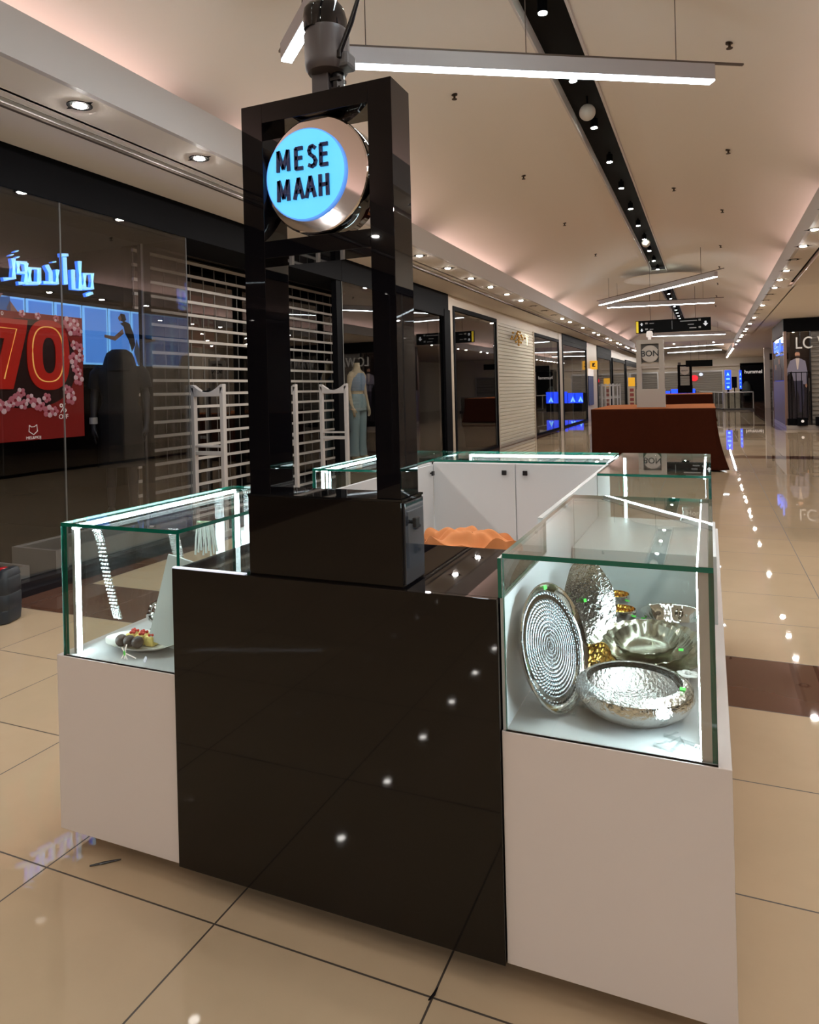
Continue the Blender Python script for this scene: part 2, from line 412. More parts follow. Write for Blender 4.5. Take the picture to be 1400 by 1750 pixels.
# ------------------------------------------------------------------ left wall of shops
XL = -5.3
def wallp(name, x0, x1, y0, y1, z0, z1, m=WALLM): return struct(name, B().box(x0, x1, y0, y1, z0, z1), m)
wallp('wall_left', XL-.25, XL-.02, 14.95, 43, 3.43, ZS)             # beige band over the shops
for y0, y1 in ((14.75, 15.05), (27.25, 27.9), (33.9, 37.2)):
    wallp('wall_left', XL-.25, XL, y0, y1, 0, 3.74)
wallp('wall_left', XL-3.7, XL-.03, 14.8, 14.9, 0, 3.7, DARKI)
wallp('wall_left', XL-.35, XL-.1, 43, 66, 3.3, 4.0)
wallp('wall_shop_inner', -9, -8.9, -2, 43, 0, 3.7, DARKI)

def storefront(label, y0, y1, ztop, frame=.05, fascia=None, base=.06, x=XL, mull=(), glass=SHOPGLASS, fm=BLACKM, name='storefront'):
    t = thing(name, label, 'shop front', (x, (y0+y1)/2, 0))
    b = B(); b.box(x-.06, x+.02, y0, y0+frame, 0, ztop+frame); b.box(x-.06, x+.02, y1-frame, y1, 0, ztop+frame)
    b.box(x-.06, x+.02, y0+frame, y1-frame, ztop, ztop+frame); b.box(x-.06, x+.02, y0+frame, y1-frame, 0, base)
    obj('frame', b, fm, t, w=True)
    ys = [y0+frame]+list(mull)+[y1-frame]
    for a, c in zip(ys, ys[1:]):
        obj('glass_pane', B().pane(x-.025, x-.013, a+.004, c-.004, base, ztop), [glass, SEDGE], t, w=True)
    if fascia: obj('fascia', B().box(x-.08, x+.03, y0, y1, ztop+frame, fascia), fm, t, w=True)
    return t
# shop 1: big black vitrine with the sale poster
t = thing('storefront', 'black fashion shop front with sale poster left of the shutter', 'shop front', (XL, 1, 0))
obj('fascia', B().box(XL-.65, XL+.01, -16, 9.82, 3.36, ZS-.012), BLACKM, t, w=True)
obj('base_rail', B().box(XL-.05, XL+.16, -16, 6.24, 0, .05).box(XL-.05, XL+.1, -16, 6.24, .05, .10), BLACKP, t, w=True)
ys = [-14, -11, -8, -5.2, -2.4, .2, 2.3, 4.58, 6.235]
for a, c in zip(ys, ys[1:]):
    obj('glass_pane', B().pane(XL-.012, XL, a+.003, c-.003, .10, 3.36), [SHOPGLASS, SEDGE], t, w=True)
obj('glass_return', B().pane(XL-.64, XL-.013, 6.235, 6.247, .10, 3.36), [SHOPGLASS, SEDGE], t, w=True)
obj('glass_edge_profile', B().box(XL-.66, XL-.64, 6.23, 6.25, .1, 3.36), ALU, t, w=True)
wallp('wall_shop_inner', -6.05, -6.0, 6.27, 6.42, 0, 3.4, BLACKM)
wallp('wall_shop_inner', -9, -6.36, 6.36, 6.42, 0, 3.6, DARKI)
struct('ceiling_shop_lobby', B().box(-9, XL-.02, 6.25, 11.6, 3.42, 3.5), M('black_gloss_ceiling', (.006, .006, .007), .15))
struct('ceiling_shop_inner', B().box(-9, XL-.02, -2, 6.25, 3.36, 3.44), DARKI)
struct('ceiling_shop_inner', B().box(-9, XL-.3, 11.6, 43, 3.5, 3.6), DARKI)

# polycarbonate roller shutter
t = thing('roller_shutter', 'see-through roller shutter with white bars behind the tall sign tower', 'shutter', (-6.3, 9, 0))
b = B(); zz = 3.381
while zz > .05: b.box(-6.315, -6.28, 6.45, 11.35, zz-.036, zz); zz -= .173
bars = b
obj('clear_panels', B().pane(-6.305, -6.298, 6.45, 11.35, 0, 3.4), [CLEARP, SEDGE], t, w=True)
b = bars; zz = 3.381; k = 0
while zz > .2:
    for i in range(20): b.box(-6.31, -6.296, 6.45+.25*i+(.02 if k % 2 else 0), 6.45+.25*i+.012+(.02 if k % 2 else 0), zz-.173, zz-.036, 1)
    zz -= .173; k += 1
obj('bars', b, [SLATW, M('panel_joint_grey', (.16, .15, .14), .3)], t, w=True)
b = B()
for i in range(24):
    yy = 6.6+.2*i; b.box(-7.6, -7.4, yy, yy+.15, 0, 2.4-.2*(i % 4))
o = obj('stock_racks', b, M('dim_stock', (.05, .045, .042), .6, var=.5, bscale=5)); tag(o, 'dim shelving stock faintly seen behind the clear roller shutter', 'shelving')
wallp('wall_shop_inner', -6.45, XL-.01, 11.4, 11.45, 0, 3.42, BLACKM) if False else None
struct('wall_shop_inner', B().box(-5.40, -5.31, 9.66, 9.815, 0, 3.358), BLACKM)
o = obj('sale_banner', B().box(-6.33, -6.317, 7.35, 7.95, 2.25, 2.95), M('dull_red_print', (.20, .02, .02), .5)); tag(o, 'dull red SALE banner seen behind the clear roller shutter', 'banner')
text('lettering', 'SALE', M('dull_white', (.4, .36, .34), .5), o, (-6.314, 7.65, 2.6), FX, .27, ext=.001, bold=.004)
for y, lab in ((7.0, 'round unlit lamp in the black lobby ceiling, left of the sign tower'), (10.5, 'round unlit lamp in black lobby ceiling seen through the sign tower')):
    o = obj('ceiling_lamp', B().lathe((-5.7, y, 3.42), [(.13, 0), (.13, -.012), (.11, -.02), (.02, -.022)], 28), M('dull_lens', (.42, .40, .37), .4, em=(1, .9, .8), es=.12), smooth=True); tag(o, lab, 'ceiling light')

# security gates
GATE = M('gate_grey_plastic', (.50, .47, .46), .4)
def gate_mesh():
    b = B(); w_, h = .46, 1.70
    for x in (0, w_-.05): b.box(x, x+.05, -.03, .03, 0, h)
    n = 12
    poly = [(.0, h), (.0, h+.03)]+[(.04+(w_-.08)*i/n, h+.025-.085*math.sin(PI*i/n)) for i in range(n+1)]+[(w_, h+.03), (w_, h)]
    bot = [(w_*(1-i/n), h-.09) for i in range(n+1)]
    b.prism(poly+[(w_-.05, h-.11), (.05, h-.11)], 'y', -.03, .03)
    b.box(.05, w_-.05, -.025, .025, .92, .965); b.box(.05, w_-.05, -.025, .025, 1.01, 1.035)
    b.box(.05, w_-.05, -.025, .025, .12, .17)
    b.box(-.01, w_+.01, -.09, .09, 0, .08)
    return b
t = thing('security_gate', 'pale grey security gate standing left of the sign tower', 'security gate', (-5.5, 6.5, 0), group='security gates at the shutter')
obj('frame', gate_mesh(), GATE, t, bevel=.006)
obj('top_cap', B().box(.16, .30, -.02, .02, 1.645, 1.66), BLACKP, t)
dup(t, (-5.68, 8.3, 0), 'pale grey security gate seen through the tower, left one')
dup(t, (-5.29, 9.05, 0), 'pale grey security gate seen through the tower, right one beside mannequin')

# poster, letters, lightbox, mannequins, plinths in the first shop
t = thing('sale_poster', 'large red sale poster with glossy number 70 and pink blossoms', 'poster', (-5.6, 4.5, 1.24))
PX = -5.6
obj('board', B().box(PX-.02, PX, 3.35, 5.06, 1.24, 2.385), M('poster_deep_red', (.22, .012, .012), .35, em=(.30, .012, .008), es=.22), t, w=True)
def oval(cy, cz, ry, rz, n=40, e=2.6):
    return [(cy+ry*math.copysign(abs(math.cos(a))**(2/e), math.cos(a)), cz+rz*math.copysign(abs(math.sin(a))**(2/e), math.sin(a))) for a in [2*PI*i/n for i in range(n)]]
def ringprism(o, i, x0, x1):
    b = B(); n = len(o)
    for a, bb in ((x0, x1),):
        for k in range(n):
            j = (k+1) % n; q = len(b.v)
            b.v += [(bb, *o[k]), (bb, *o[j]), (bb, *i[j]), (bb, *i[k]), (a, *o[k]), (a, *o[j]), (a, *i[j]), (a, *i[k])]
            b.face([q, q+1, q+2, q+3]); b.face([q, q+4, q+5, q+1]); b.face([q+3, q+2, q+6, q+7])
    return b
PRED = M('poster_bright_red', (.42, .014, .008), .3, em=(.55, .02, .01), es=.32)
PYEL = M('poster_yellow_line', (.8, .5, .15), .4, em=(.9, .45, .1), es=.7)
obj('dark_backdrop', B().prism(oval(4.45, 1.93, .52, .40, 40, 2.4), 'x', PX, PX+.003), M('poster_dark', (.03, .007, .006), .35), t, w=True)
obj('digit', ringprism(oval(4.672, 2.012, .225, .322), oval(4.675, 2.008, .072, .165), PX, PX+.012), PRED, t, w=True)
obj('digit', B().prism([(4.0, 2.32), (4.458, 2.315), (4.44, 2.2), (4.302, 1.70), (4.11, 1.70), (4.23, 2.14), (4.0, 2.14)], 'x', PX, PX+.012), PRED, t, w=True)
yl = oval(4.662, 2.018, .163, .252)
obj('outline', B().tube([(PX+.014, *p) for p in yl+yl[:1]], .006, 6), PYEL, t, w=True)
obj('outline', B().tube([(PX+.014, 4.0, 2.238), (PX+.014, 4.344, 2.228), (PX+.014, 4.217, 1.79)], .006, 6), PYEL, t, w=True)
fl = [(4.886, 2.328), (4.972, 2.327), (5.008, 2.249), (4.93, 2.26), (4.956, 2.117), (5.014, 2.096), (4.942, 1.988), (5.02, 1.999), (4.959, 1.9), (4.995, 1.788), (4.99, 1.86), (4.858, 1.693), (4.902, 1.605), (4.9, 1.66), (4.636, 1.618), (4.651, 1.494), (4.713, 1.492), (4.573, 1.543), (4.53, 1.567), (4.464, 1.613), (4.374, 1.667), (4.315, 1.602), (4.396, 1.563), (4.274, 1.581), (4.21, 1.546), (4.15, 1.58), (4.756, 2.357), (4.561, 2.363), (4.401, 2.371)]
b = B()
for i, (y, z) in enumerate(fl):
    r = .028 if i % 3 else .036; ph = random.random()*6
    if z > 2.35: r = .02
    for j in range(5):
        a = ph+2*PI*j/5; b.ball((PX+.012, min(y, 5.03)+r*math.cos(a), z+r*math.sin(a)), .004, r*.72, r*.72, n=8, mi=(2 if (i*5+j) % 3 == 0 else 0))
    b.ball((PX+.016, min(y, 5.03), z), .004, r*.4, r*.4, n=6, mi=1)
obj('blossoms', b, [M('blossom_pink', (.60, .17, .22), .5, em=(.8, .22, .3), es=.12), M('blossom_core', (.4, .02, .04), .5), M('blossom_pale', (.8, .55, .58), .5, em=(.9, .55, .6), es=.18)], t, w=True, smooth=True)
PW = M('poster_white', (.8, .75, .7), .5, em=(1, .9, .85), es=.4)
text('lettering', '%', PW, t, (PX+.006, 4.815, 1.515), FX, .12, ext=.001)
text('lettering', 'OFF', PW, t, (PX+.006, 4.818, 1.437), FX, .06, ext=.001)
text('lettering', '0', PW, t, (PX+.006, 4.216, 2.355), FX, .05, ext=.001)
text('lettering', 'MEL&MOJ', PW, t, (PX+.006, 4.495, 1.262), FX, .036, ext=.001)
fox = [(4.455, 1.375), (4.475, 1.36), (4.505, 1.36), (4.53, 1.378), (4.537, 1.32), (4.497, 1.29), (4.45, 1.32), (4.455, 1.375)]
obj('fox_head_emblem', B().tube([(PX+.004, y, z) for y, z in fox], .004, 6), PW, t, w=True)
AR = [[(5.319, 2.931), (5.32, 2.734), (5.407, 2.735), (5.404, 3.032)], [(5.408, 2.778), (5.46, 2.755), (5.561, 2.767), (5.565, 2.924), (5.465, 2.909), (5.46, 2.755)], [(5.485, 2.689), (5.554, 2.719)], [(5.218, 3.04), (5.226, 2.768)], [(5.178, 3.058), (5.254, 3.071)], [(5.092, 2.98), (5.096, 2.969)], [(5.129, 2.903), (5.125, 2.766), (4.973, 2.754)], [(5.006, 2.931), (5.049, 2.863), (5.049, 2.76)], [(4.916, 2.739), (4.812, 2.725)], [(4.812, 2.725), (4.816, 2.871), (4.92, 2.883), (4.916, 2.739)], [(4.812, 2.725), (4.773, 2.72)], [(4.779, 2.914), (4.773, 2.72), (4.701, 2.711)], [(4.776, 2.823), (4.694, 2.811), (4.691, 2.909), (4.779, 2.914)], [(4.645, 2.937), (4.647, 2.751), (4.547, 2.729)], [(4.626, 2.969), (4.63, 2.963)], [(4.678, 3.013), (4.682, 3.007)], [(4.688, 2.958), (4.692, 2.952)]]
t = thing('illuminated_sign', 'glowing pale blue Arabic shop lettering above the red sale poster', 'sign', (-6, 5, 2.7))
b = B(); b2 = B()
for s in AR:
    b.tube([(-5.99, y, z) for y, z in s], .019, 4, sq=True)
    b2.tube([(-6.025, y, z) for y, z in s], .027, 4, sq=True)
obj('letters', b, M('sign_pale_blue', (.5, .8, 1), em=(.30, .72, 1), es=1.5), t, w=True)
obj('halo_backs', b2, M('sign_deep_blue', (.1, .3, 1), em=(.04, .22, 1), es=1.2), t, w=True)
t = thing('lightbox_wall', 'glowing blue lightbox panels with a woman photo behind poster', 'lightbox', (-6.2, 5, 2))
obj('housing', B().box(-6.25, -6.16, 2.8, 6.41, 1.93, 2.64), BLACKP, t, w=True)
ly = [2.95, 3.5, 4.05, 4.616, 4.883, 5.211, 5.561, 5.911, 6.247, 6.40]
LBM = M('lightbox_blue', (.1, .3, .8), em=(.075, .27, .85), es=.75)
LBE = M('lightbox_blue_edge', (.2, .5, .9), em=(.20, .55, 1), es=.95)
for a, c in zip(ly, ly[1:]):
    p = obj('panel', B().box(-6.16, -6.145, a+.01, c-.01, 1.97, 2.60), LBE, t, w=True)
    obj('panel_face', B().box(-6.145, -6.142, a+.03, c-.03, 1.99, 2.58), LBM, p, w=True)
b = B(); X = -6.141
def sh(pts, dy, dz): return [(y-dy, z-dz) for y, z in pts]
for pts, mi in (([(6.73, 2.53), (6.80, 2.56), (6.87, 2.54), (6.93, 2.42), (6.95, 2.3), (6.90, 2.22), (6.85, 2.35), (6.80, 2.42), (6.78, 2.5)], 0),
                ([(6.70, 2.58), (6.74, 2.645), (6.80, 2.64), (6.82, 2.58), (6.78, 2.55)], 0), ([(6.97, 2.36), (7.03, 2.2), (7.045, 2.06), (6.99, 2.06), (6.93, 2.22)], 2),
                ([(6.70, 2.60), (6.735, 2.63), (6.75, 2.58), (6.72, 2.555)], 1), ([(6.78, 2.42), (6.65, 2.33), (6.5, 2.36), (6.5, 2.39), (6.64, 2.38), (6.76, 2.47)], 1)):
    b.prism(sh(pts, .65, .085), 'x', X, X+.003+.001*mi, mi)
obj('woman_photo', b, [M('photo_black', (.01, .01, .015), .5), M('photo_skin', (.4, .24, .18), .5), M('photo_jeans', (.12, .22, .4), .6)], t, w=True)
b = B()
b.prism(sh([(4.92, 2.66), (5.20, 2.70), (5.22, 2.3), (4.90, 2.3)], .49, .1), 'x', X, X+.003)
b.prism(sh([(5.2, 2.66), (5.33, 2.5), (5.30, 2.45), (5.16, 2.58)], .49, .1), 'x', X, X+.003, 1)
b.prism(sh([(5.0, 2.72), (5.13, 2.72), (5.1, 2.68), (5.03, 2.68)], .49, .1), 'x', X, X+.003, 1)
obj('denim_photo', b, [M('photo_denim', (.05, .15, .42), .5, em=(.06, .2, .5), es=.3), M('photo_skin_lit', (.4, .2, .15), .5, em=(.4, .2, .18), es=.2)], t, w=True)

def mannequin(name, label, loc, rz, skin, top, bottom, male, hood=None):
    t = thing(name, label, 'mannequin', loc, rz)
    H = 1.66; b = B()
    def el(z, rx, ry, cx=0, cy=0, n=20): return [(cx+rx*math.cos(a), cy+ry*math.sin(a), z) for a in [2*PI*i/n for i in range(n)]]
    k = 1.14 if male else 1
    tor = [(.80, .15*k, .10), (.90, .165, .115), (.98, .15*k, .105), (1.06, .12*k, .085), (1.14, .125*k, .095), (1.24, .15*k, .115), (1.33, .165*k, .105), (1.40, .15*k, .085), (1.44, .07, .065), (1.50, .052, .055), (1.55, .05, .052)]
    b.loft([el(z, a, c) for z, a, c in tor])
    for s in (-1, 1):
        b.tube([(s*.085, 0, .88), (s*.09, 0, .66), (s*.095, -.01, .47), (s*.10, .01, .30), (s*.105, .01, .08)], [.085, .075, .052, .05, .034], 12)
        b.tube([(s*.105, .03, .04), (s*.11, -.06, .03), (s*.115, -.13, .02)], [.036, .035, .02], 10)
        sx = .165*k
        b.tube([(s*(sx-.03), 0, 1.385), (s*(sx+.02), 0, 1.33), (s*(sx+.055), .01, 1.12), (s*(sx+.06), -.04, .90), (s*(sx+.055), -.06, .84)], [.045, .048, .038, .028, .022], 10)
        b.tube([(s*(sx+.055), -.06, .85), (s*(sx+.05), -.075, .79), (s*(sx+.045), -.085, .75)], [.022, .03, .018], 8)
        for f in range(4):
            b.tube([(s*(sx+.045)+(f-1.5)*.004, -.062-.013*f, .77), (s*(sx+.042), -.065-.014*f, .71+.006*abs(f-1.5)), (s*(sx+.03), -.06-.013*f, .675+.008*abs(f-1.5))], [.009, .008, .006], 6)
        b.tube([(s*(sx+.04), -.09, .81), (s*(sx+.02), -.115, .765), (s*(sx+.01), -.115, .735)], [.011, .009, .007], 6)
    o = obj('body', b, skin, t); rm = o.modifiers.new('r', 'REMESH'); rm.mode = 'VOXEL'; rm.voxel_size = .009; rm.use_smooth_shade = True
    g = B(); e = .014
    if male:
        g.loft([el(z, a+e+.02, c+e+.02) for z, a, c in tor[:10]]+[el(1.47, .05, .05)], cap1=False)
        g.loft([el(z, r, r*.95, 0, .01) for z, r in ((1.37, .175), (1.43, .155), (1.49, .14), (1.54, .12), (1.575, .07))])
        for s in (-1, 1): g.tube([(s*(.165*k-.03), 0, 1.385), (s*(.165*k+.02), 0, 1.33), (s*(.165*k+.045), .005, 1.20)], [.07, .075, .068], 12)
        obj('hooded_top', g, top, t, smooth=True)
        c = B().tube([(s_*(.165*k+.057), -.045, z) for s_, z in ((-1, .93), (-1, .87))], .038, 12)
        obj('white_cuff', c, M('white_cuff', (.7, .68, .66), .6), t)
        g = B().loft([el(z, a, c) for z, a, c in ((1.0, .19, .14), (.85, .205, .15), (.62, .215, .15), (.45, .22, .15))])
        obj('shorts', g, bottom, t, smooth=True)
    else:
        g.loft([el(z, a+e, c+e) for z, a, c in [(1.10, .12, .088), (1.16, .127, .1), (1.24, .15, .122), (1.33, .14, .108), (1.385, .11, .085)]], cap0=True, cap1=True)
        obj('crop_top', g, top, t, smooth=True)
        g = B().loft([el(z, a+e, c+e) for z, a, c in [(.78, .165, .115), (.9, .168, .118), (.99, .148, .105), (1.05, .122, .088)]])
        for s in (-1, 1): g.tube([(s*.088, 0, .90), (s*.092, 0, .66), (s*.098, -.005, .45), (s*.105, .01, .25), (s*.11, .01, .05)], [.098, .092, .075, .078, .088], 14)
        o = obj('trousers', g, bottom, t); rm = o.modifiers.new('r', 'REMESH'); rm.mode = 'VOXEL'; rm.voxel_size = .01; rm.use_smooth_shade = True
    return t
mannequin('mannequin', 'black hooded mannequin with white cuff behind glass beside sale poster', (-5.74, 5.66, .38), math.radians(40), M('mannequin_dark', (.035, .035, .04), .35), M('black_hoodie', (.007, .007, .008), .8), M('black_shorts', (.006, .006, .007), .8), True).scale = (1.06, 1.06, 1.10)
mannequin('mannequin', 'headless mannequin in pale blue crop top and trousers seen through tower', (-6.0, 11.62, .36), math.radians(82), M('mannequin_skin', (.85, .70, .46), .45), M('pale_blue_knit', (.36, .50, .66), .9, bump=.2, bscale=80), M('pale_teal_knit', (.42, .60, .64), .9, bump=.2, bscale=80), False).scale = (1.15, 1.15, 1.15)
def plinth(label, x0, x1, y0, y1, z1):
    t = thing('display_plinth', label, 'plinth', ((x0+x1)/2, (y0+y1)/2, .0))
    b = B().box(x0, x1, y0, y1, .0, z1-.02)
    for a in ((x0, x1, y0, y0+.03), (x0, x1, y1-.03, y1), (x0, x0+.03, y0+.03, y1-.03), (x1-.03, x1, y0+.03, y1-.03)): b.box(*a, z1-.02, z1)
    obj('box', b, M('plinth_white', (.50, .48, .46), .4), t, w=True)
    obj('inset_top', B().box(x0+.03, x1-.03, y0+.03, y1-.03, z1-.02, z1-.012), M('plinth_grey_top', (.16, .17, .17), .3), t, w=True)
    return t
plinth('long low white plinth behind shop glass, the far one left of the counter', -5.92, -5.36, 4.5, 7.0-.8, .26)
plinth('low white plinth behind shop glass beside the black canister', -5.9, -5.34, 2.8, 4.22, .20)
wallp('floor_shop_dais', -6.36, XL-.02, 9.9, 14.7, 0, .34, M('dais_grey', (.06, .06, .06), .4)) if False else None

# second vitrine of the same shop beyond the tower, then the other shops
t = thing('storefront', 'black framed shop glass right behind the sign tower', 'shop front', (XL, 12.3, 0))
obj('glass_pane', B().pane(XL-.012, XL, 9.84, 12.55, .1, 3.36), [SHOPGLASS, SEDGE], t, w=True)
obj('glass_pane', B().pane(XL-.012, XL, 12.6, 14.35, .1, 3.2), [SHOPGLASS, SEDGE], t, w=True)
obj('fascia', B().box(XL-.65, XL+.01, 9.825, 14.75, 3.36, ZS-.012), BLACKM, t, w=True)
obj('base_rail', B().box(XL-.05, XL+.04, 9.84, 14.7, 0, .1), BLACKP, t, w=True)
obj('frame', B().box(XL-.06, XL+.06, 14.35, 14.72, 0, 3.36).box(XL-.05, XL+.05, 12.5, 12.6, 0.1, 3.36).box(XL-.05, XL+.05, 12.6, 14.35, 3.2, 3.36), BLACKM, t, w=True)
storefront('glass shop front with thin black frame left of the cream shutter', 15.05, 18.6, 3.40, .1)
wallp('wall_shop_inner', -9, XL-.1, 18.6, 18.7, 0, 3.6, DARKI)
t = thing('roller_shutter', 'closed cream roller shutter with gold ornament at top', 'shutter', (XL, 20.8, 0))
b = B(); b.box(XL-.05, XL-.03, 18.62, 23.0, 0, 3.43)
zz = .04
while zz < 3.38: b.prism([(XL-.03, zz), (XL-.005, zz+.012), (XL-.005, zz+.075), (XL-.03, zz+.088)], 'y', 18.64, 22.98); zz += .1
obj('slats', b, SLATC, t, w=True)
obj('side_rails', B().box(XL-.05, XL+.03, 18.58, 18.66, 0, 3.45).box(XL-.05, XL+.03, 22.95, 23.0, 0, 3.45), WALLM, t, w=True)
t = thing('wall_ornament', 'gold and glass chandelier-like ornament on the cream shutter top', 'ornament', (XL+.1, 20.6, 3.1))
b = B(); G2 = M('ornament_gold', (.55, .33, .08), .25, 1, bump=.3, bscale=40)
for i in range(26):
    a = i*2.4; r = .06+.019*i
    b.ball((.0+.04*math.sin(i), r*math.cos(a)*1.5, r*math.sin(a)*.42), .035, .07, .035, n=8)
obj('gilt_leaves', b, G2, t, smooth=True)
b = B()
for i in range(5): b.tube([(.06, .62+.1*i*.6, .14-.06*i), (.06, 1.0-.04*i, .10-.07*i)], .012, 6)
obj('light_rods', b, M('rod_glow', (1, .9, .6), em=(1, .85, .55), es=1.5), t)
storefront('glass shop front with blue reflections right of cream shutter', 23.0, 27.25, 3.33, .08, mull=(25.6,), fascia=3.43)
wallp('wall_shop_inner', -9, XL-.1, 27.3, 27.8, 0, 3.6, DARKI)
storefront('black shop front with dark fascia before the yellow sign', 27.9, 33.9, 3.3, .16, fascia=3.72, mull=(30.2,))
storefront('black shop front with white security gates behind the covered kiosk', 37.2, 43.0, 3.1, .3, fascia=3.70, mull=(40.2,))
# clothes inside the black shop
t = thing('mannequin', 'mannequin in tan coat inside the far black shop front', 'mannequin', (-5.75, 31.3, 0))
b = B().lathe((0, 0, 0), [(.16, .0), (.2, .5), (.24, .9), (.2, 1.3), (.27, 1.75), (.2, 1.95), (.07, 2.0), (.06, 2.1)], 16)
obj('tan_coat', b, M('tan_coat', (.30, .20, .11), .8), t, smooth=True)
obj('dark_scarf', B().tube([(.2, -.1, 1.8), (.26, 0, 1.4), (.24, .1, 1.0)], .06, 8), M('navy_scarf', (.02, .03, .06), .8), t)
t = thing('hanging_banner', 'blue and white narrow banner on beige pillar under yellow sign', 'banner', (XL+.05, 34.6, 1.1))
obj('cloth', B().box(XL+.02, XL+.05, 34.1, 35.6, .7, 2.1), M('banner_blue', (.04, .06, .16), .5), t, w=True)
obj('white_header', B().box(XL+.02, XL+.06, 34.1, 35.6, 2.1, 2.45), PW, t, w=True)
t = thing('blade_sign', 'small yellow square sign sticking out from beige pillar', 'sign', (XL+.3, 35, 2.6))
YEL = M('sign_yellow', (.85, .42, .02), .4, em=(1, .5, .02), es=.35)
obj('plate', B().box(XL, XL+.34, 34.98, 35.02, 2.42, 2.84), YEL, t, w=True)
obj('symbol', B().prism([(XL+.10, 2.55), (XL+.25, 2.55), (XL+.25, 2.60), (XL+.16, 2.60), (XL+.25, 2.73), (XL+.10, 2.73)], 'y', 34.97, 34.979), BLACKP, t, w=True)
t0 = thing('security_gate', 'white security gate at far black shop, left one', 'security gate', (-5.15, 37.6, 0), group='far security gates')
obj('frame', gate_mesh(), M('gate_white', (.6, .58, .58), .4), t0)
for i, (x, l) in enumerate(((-5.15, 'second'), (-5.1, 'third'), (-5.1, 'right one'))): dup(t0, (x, 39.0+1.3*i, 0), f'white security gate at far black shop, {l}')
# far left beyond the vault junction
storefront('far glass shop front beyond the crossing on the left', 43.6, 50.5, 3.1, .2, mull=(46, 48.4))
storefront('dark open shop at the far left end of the corridor', 51, 60.5, 3.0, .4, fascia=3.4, mull=(55.6,))
t = thing('sign_stand', 'yellow and red narrow poster stand by far left shop', 'sign', (-4.6, 47, 0))
obj('panel', B().box(-4.75, -4.35, 47, 47.05, .1, 1.55), M('poster_cream', (.55, .45, .33), .5), t, w=True)
obj('header', B().box(-4.75, -4.35, 46.99, 47.05, 1.55, 2.1), YEL, t, w=True)
b = B()
for i in range(4): b.box(-4.67, -4.43, 46.985, 47.0, .3+.3*i, .5+.3*i)
obj('pictures', b, M('picture_red', (.3, .06, .05), .5), t, w=True)
obj('base', B().box(-4.8, -4.3, 46.85, 47.2, 0, .1), BLACKP, t, w=True)

# ------------------------------------------------------------------ right side
XR = 2.69
wallp('wall_right', XR, XR+.2, -16, 17.9, 3.2, ZS)
wallp('wall_right', XR, XR+.2, 17.6, 18.0, 0, 3.2)
storefront('dark shop front on the right side outside the frame', -14, 1.5, 3.1, .1, x=XR+.06, mull=(-10, -6, -2))
storefront('dark shop front on the right side outside the frame, farther', 2.2, 17.5, 3.1, .1, x=XR+.06, mull=(6, 10, 14))
wallp('wall_shop_inner', 8.2, 8.3, -16, 18, 0, 3.6, DARKI)
wallp('wall_right', 7.5, 7.6, 18, 27, 0, ZS)
# corner fashion shop
t = thing('storefront', 'corner menswear shop with pillar, big letters and roller shutter at right edge', 'shop front', (2.37, 27, 0))
obj('fascia', B().box(2.37, 7.5, 27.0, 27.2, 3.28, ZS-.01), BLACKM, t, w=True)
obj('side_fascia', B().box(2.37, 2.5, 27.2, 31.6, 3.2, ZS-.01), M('fascia_brown', (.05, .032, .028), .7, spec=.1), t, w=True)
obj('base', B().box(2.37, 7.5, 26.75, 27.0, 0, .12).box(2.37, 2.42, 27, 31.6, 0, .12), M('stone_base', (.42, .37, .33), .3), t, w=True)
obj('side_panel', B().box(2.38, 2.48, 27.02, 31.6, .12, 1.62), LILAC, t, w=True)
obj('side_glass', B().box(2.40, 2.46, 27.02, 31.6, 1.62, 3.2), M('dark_window_film', (.012, .008, .009), .1), t, w=True)
for q in ((2.36, 2.45, 26.98, 27.06, .1, 3.3), (2.36, 2.42, 31.55, 31.65, 0, 3.3)): obj('corner_post', B().box(*q), M('post_brown', (.22, .13, .10), .3), t, w=True)
obj('window', B().pane(2.45, 3.12, 27.02, 27.035, .12, 3.28), [SHOPGLASS, SEDGE], t, w=True)
obj('window_backing', B().box(2.48, 3.12, 27.35, 27.4, .12, 1.7), LILAC, t, w=True)
obj('window_backing', B().box(2.60, 3.2, 27.45, 27.5, 1.7, 3.28), M('backing_brown', (.10, .045, .032), .4), t, w=True)
b = B(); zz = .15
while zz < 3.1: b.prism([(27.2, zz), (27.15, zz+.015), (27.15, zz+.09), (27.2, zz+.11)], 'x', 3.18, 7.4); zz += .15
b.box(3.18, 7.4, 27.2, 27.24, .12, 3.28)
obj('shutter_slats', b, SLATG, t, w=True)
obj('window_mullions', B().box(3.13, 3.17, 27.0, 27.1, 0.1, 3.28).box(2.84, 2.87, 27.0, 27.03, 2.9, 3.28), BLACKP, t, w=True)
text('shop_letters', 'LC WAIKIKI', M('letters_silver', (.65, .62, .58), .3, .3, em=(1, .95, .9), es=.10), t, (2.69, 26.93, 2.87), FY, .56, sx=.80, ext=.03, bold=0, align='LEFT')
t = thing('window_rack', 'black tall rail rack with square feet before menswear shop window', 'rack', (2.9, 26.8, 0))
b = B()
for x in (2.47, 2.56, 2.70, 2.86, 3.02, 3.12): b.tube([(x, 26.85, .3), (x, 26.85, 1.9)], .012, 6)
b.tube([(2.47, 26.85, 1.9), (3.12, 26.85, 1.9)], .014, 6)
obj('rails', b, BLACKM, t, w=True)
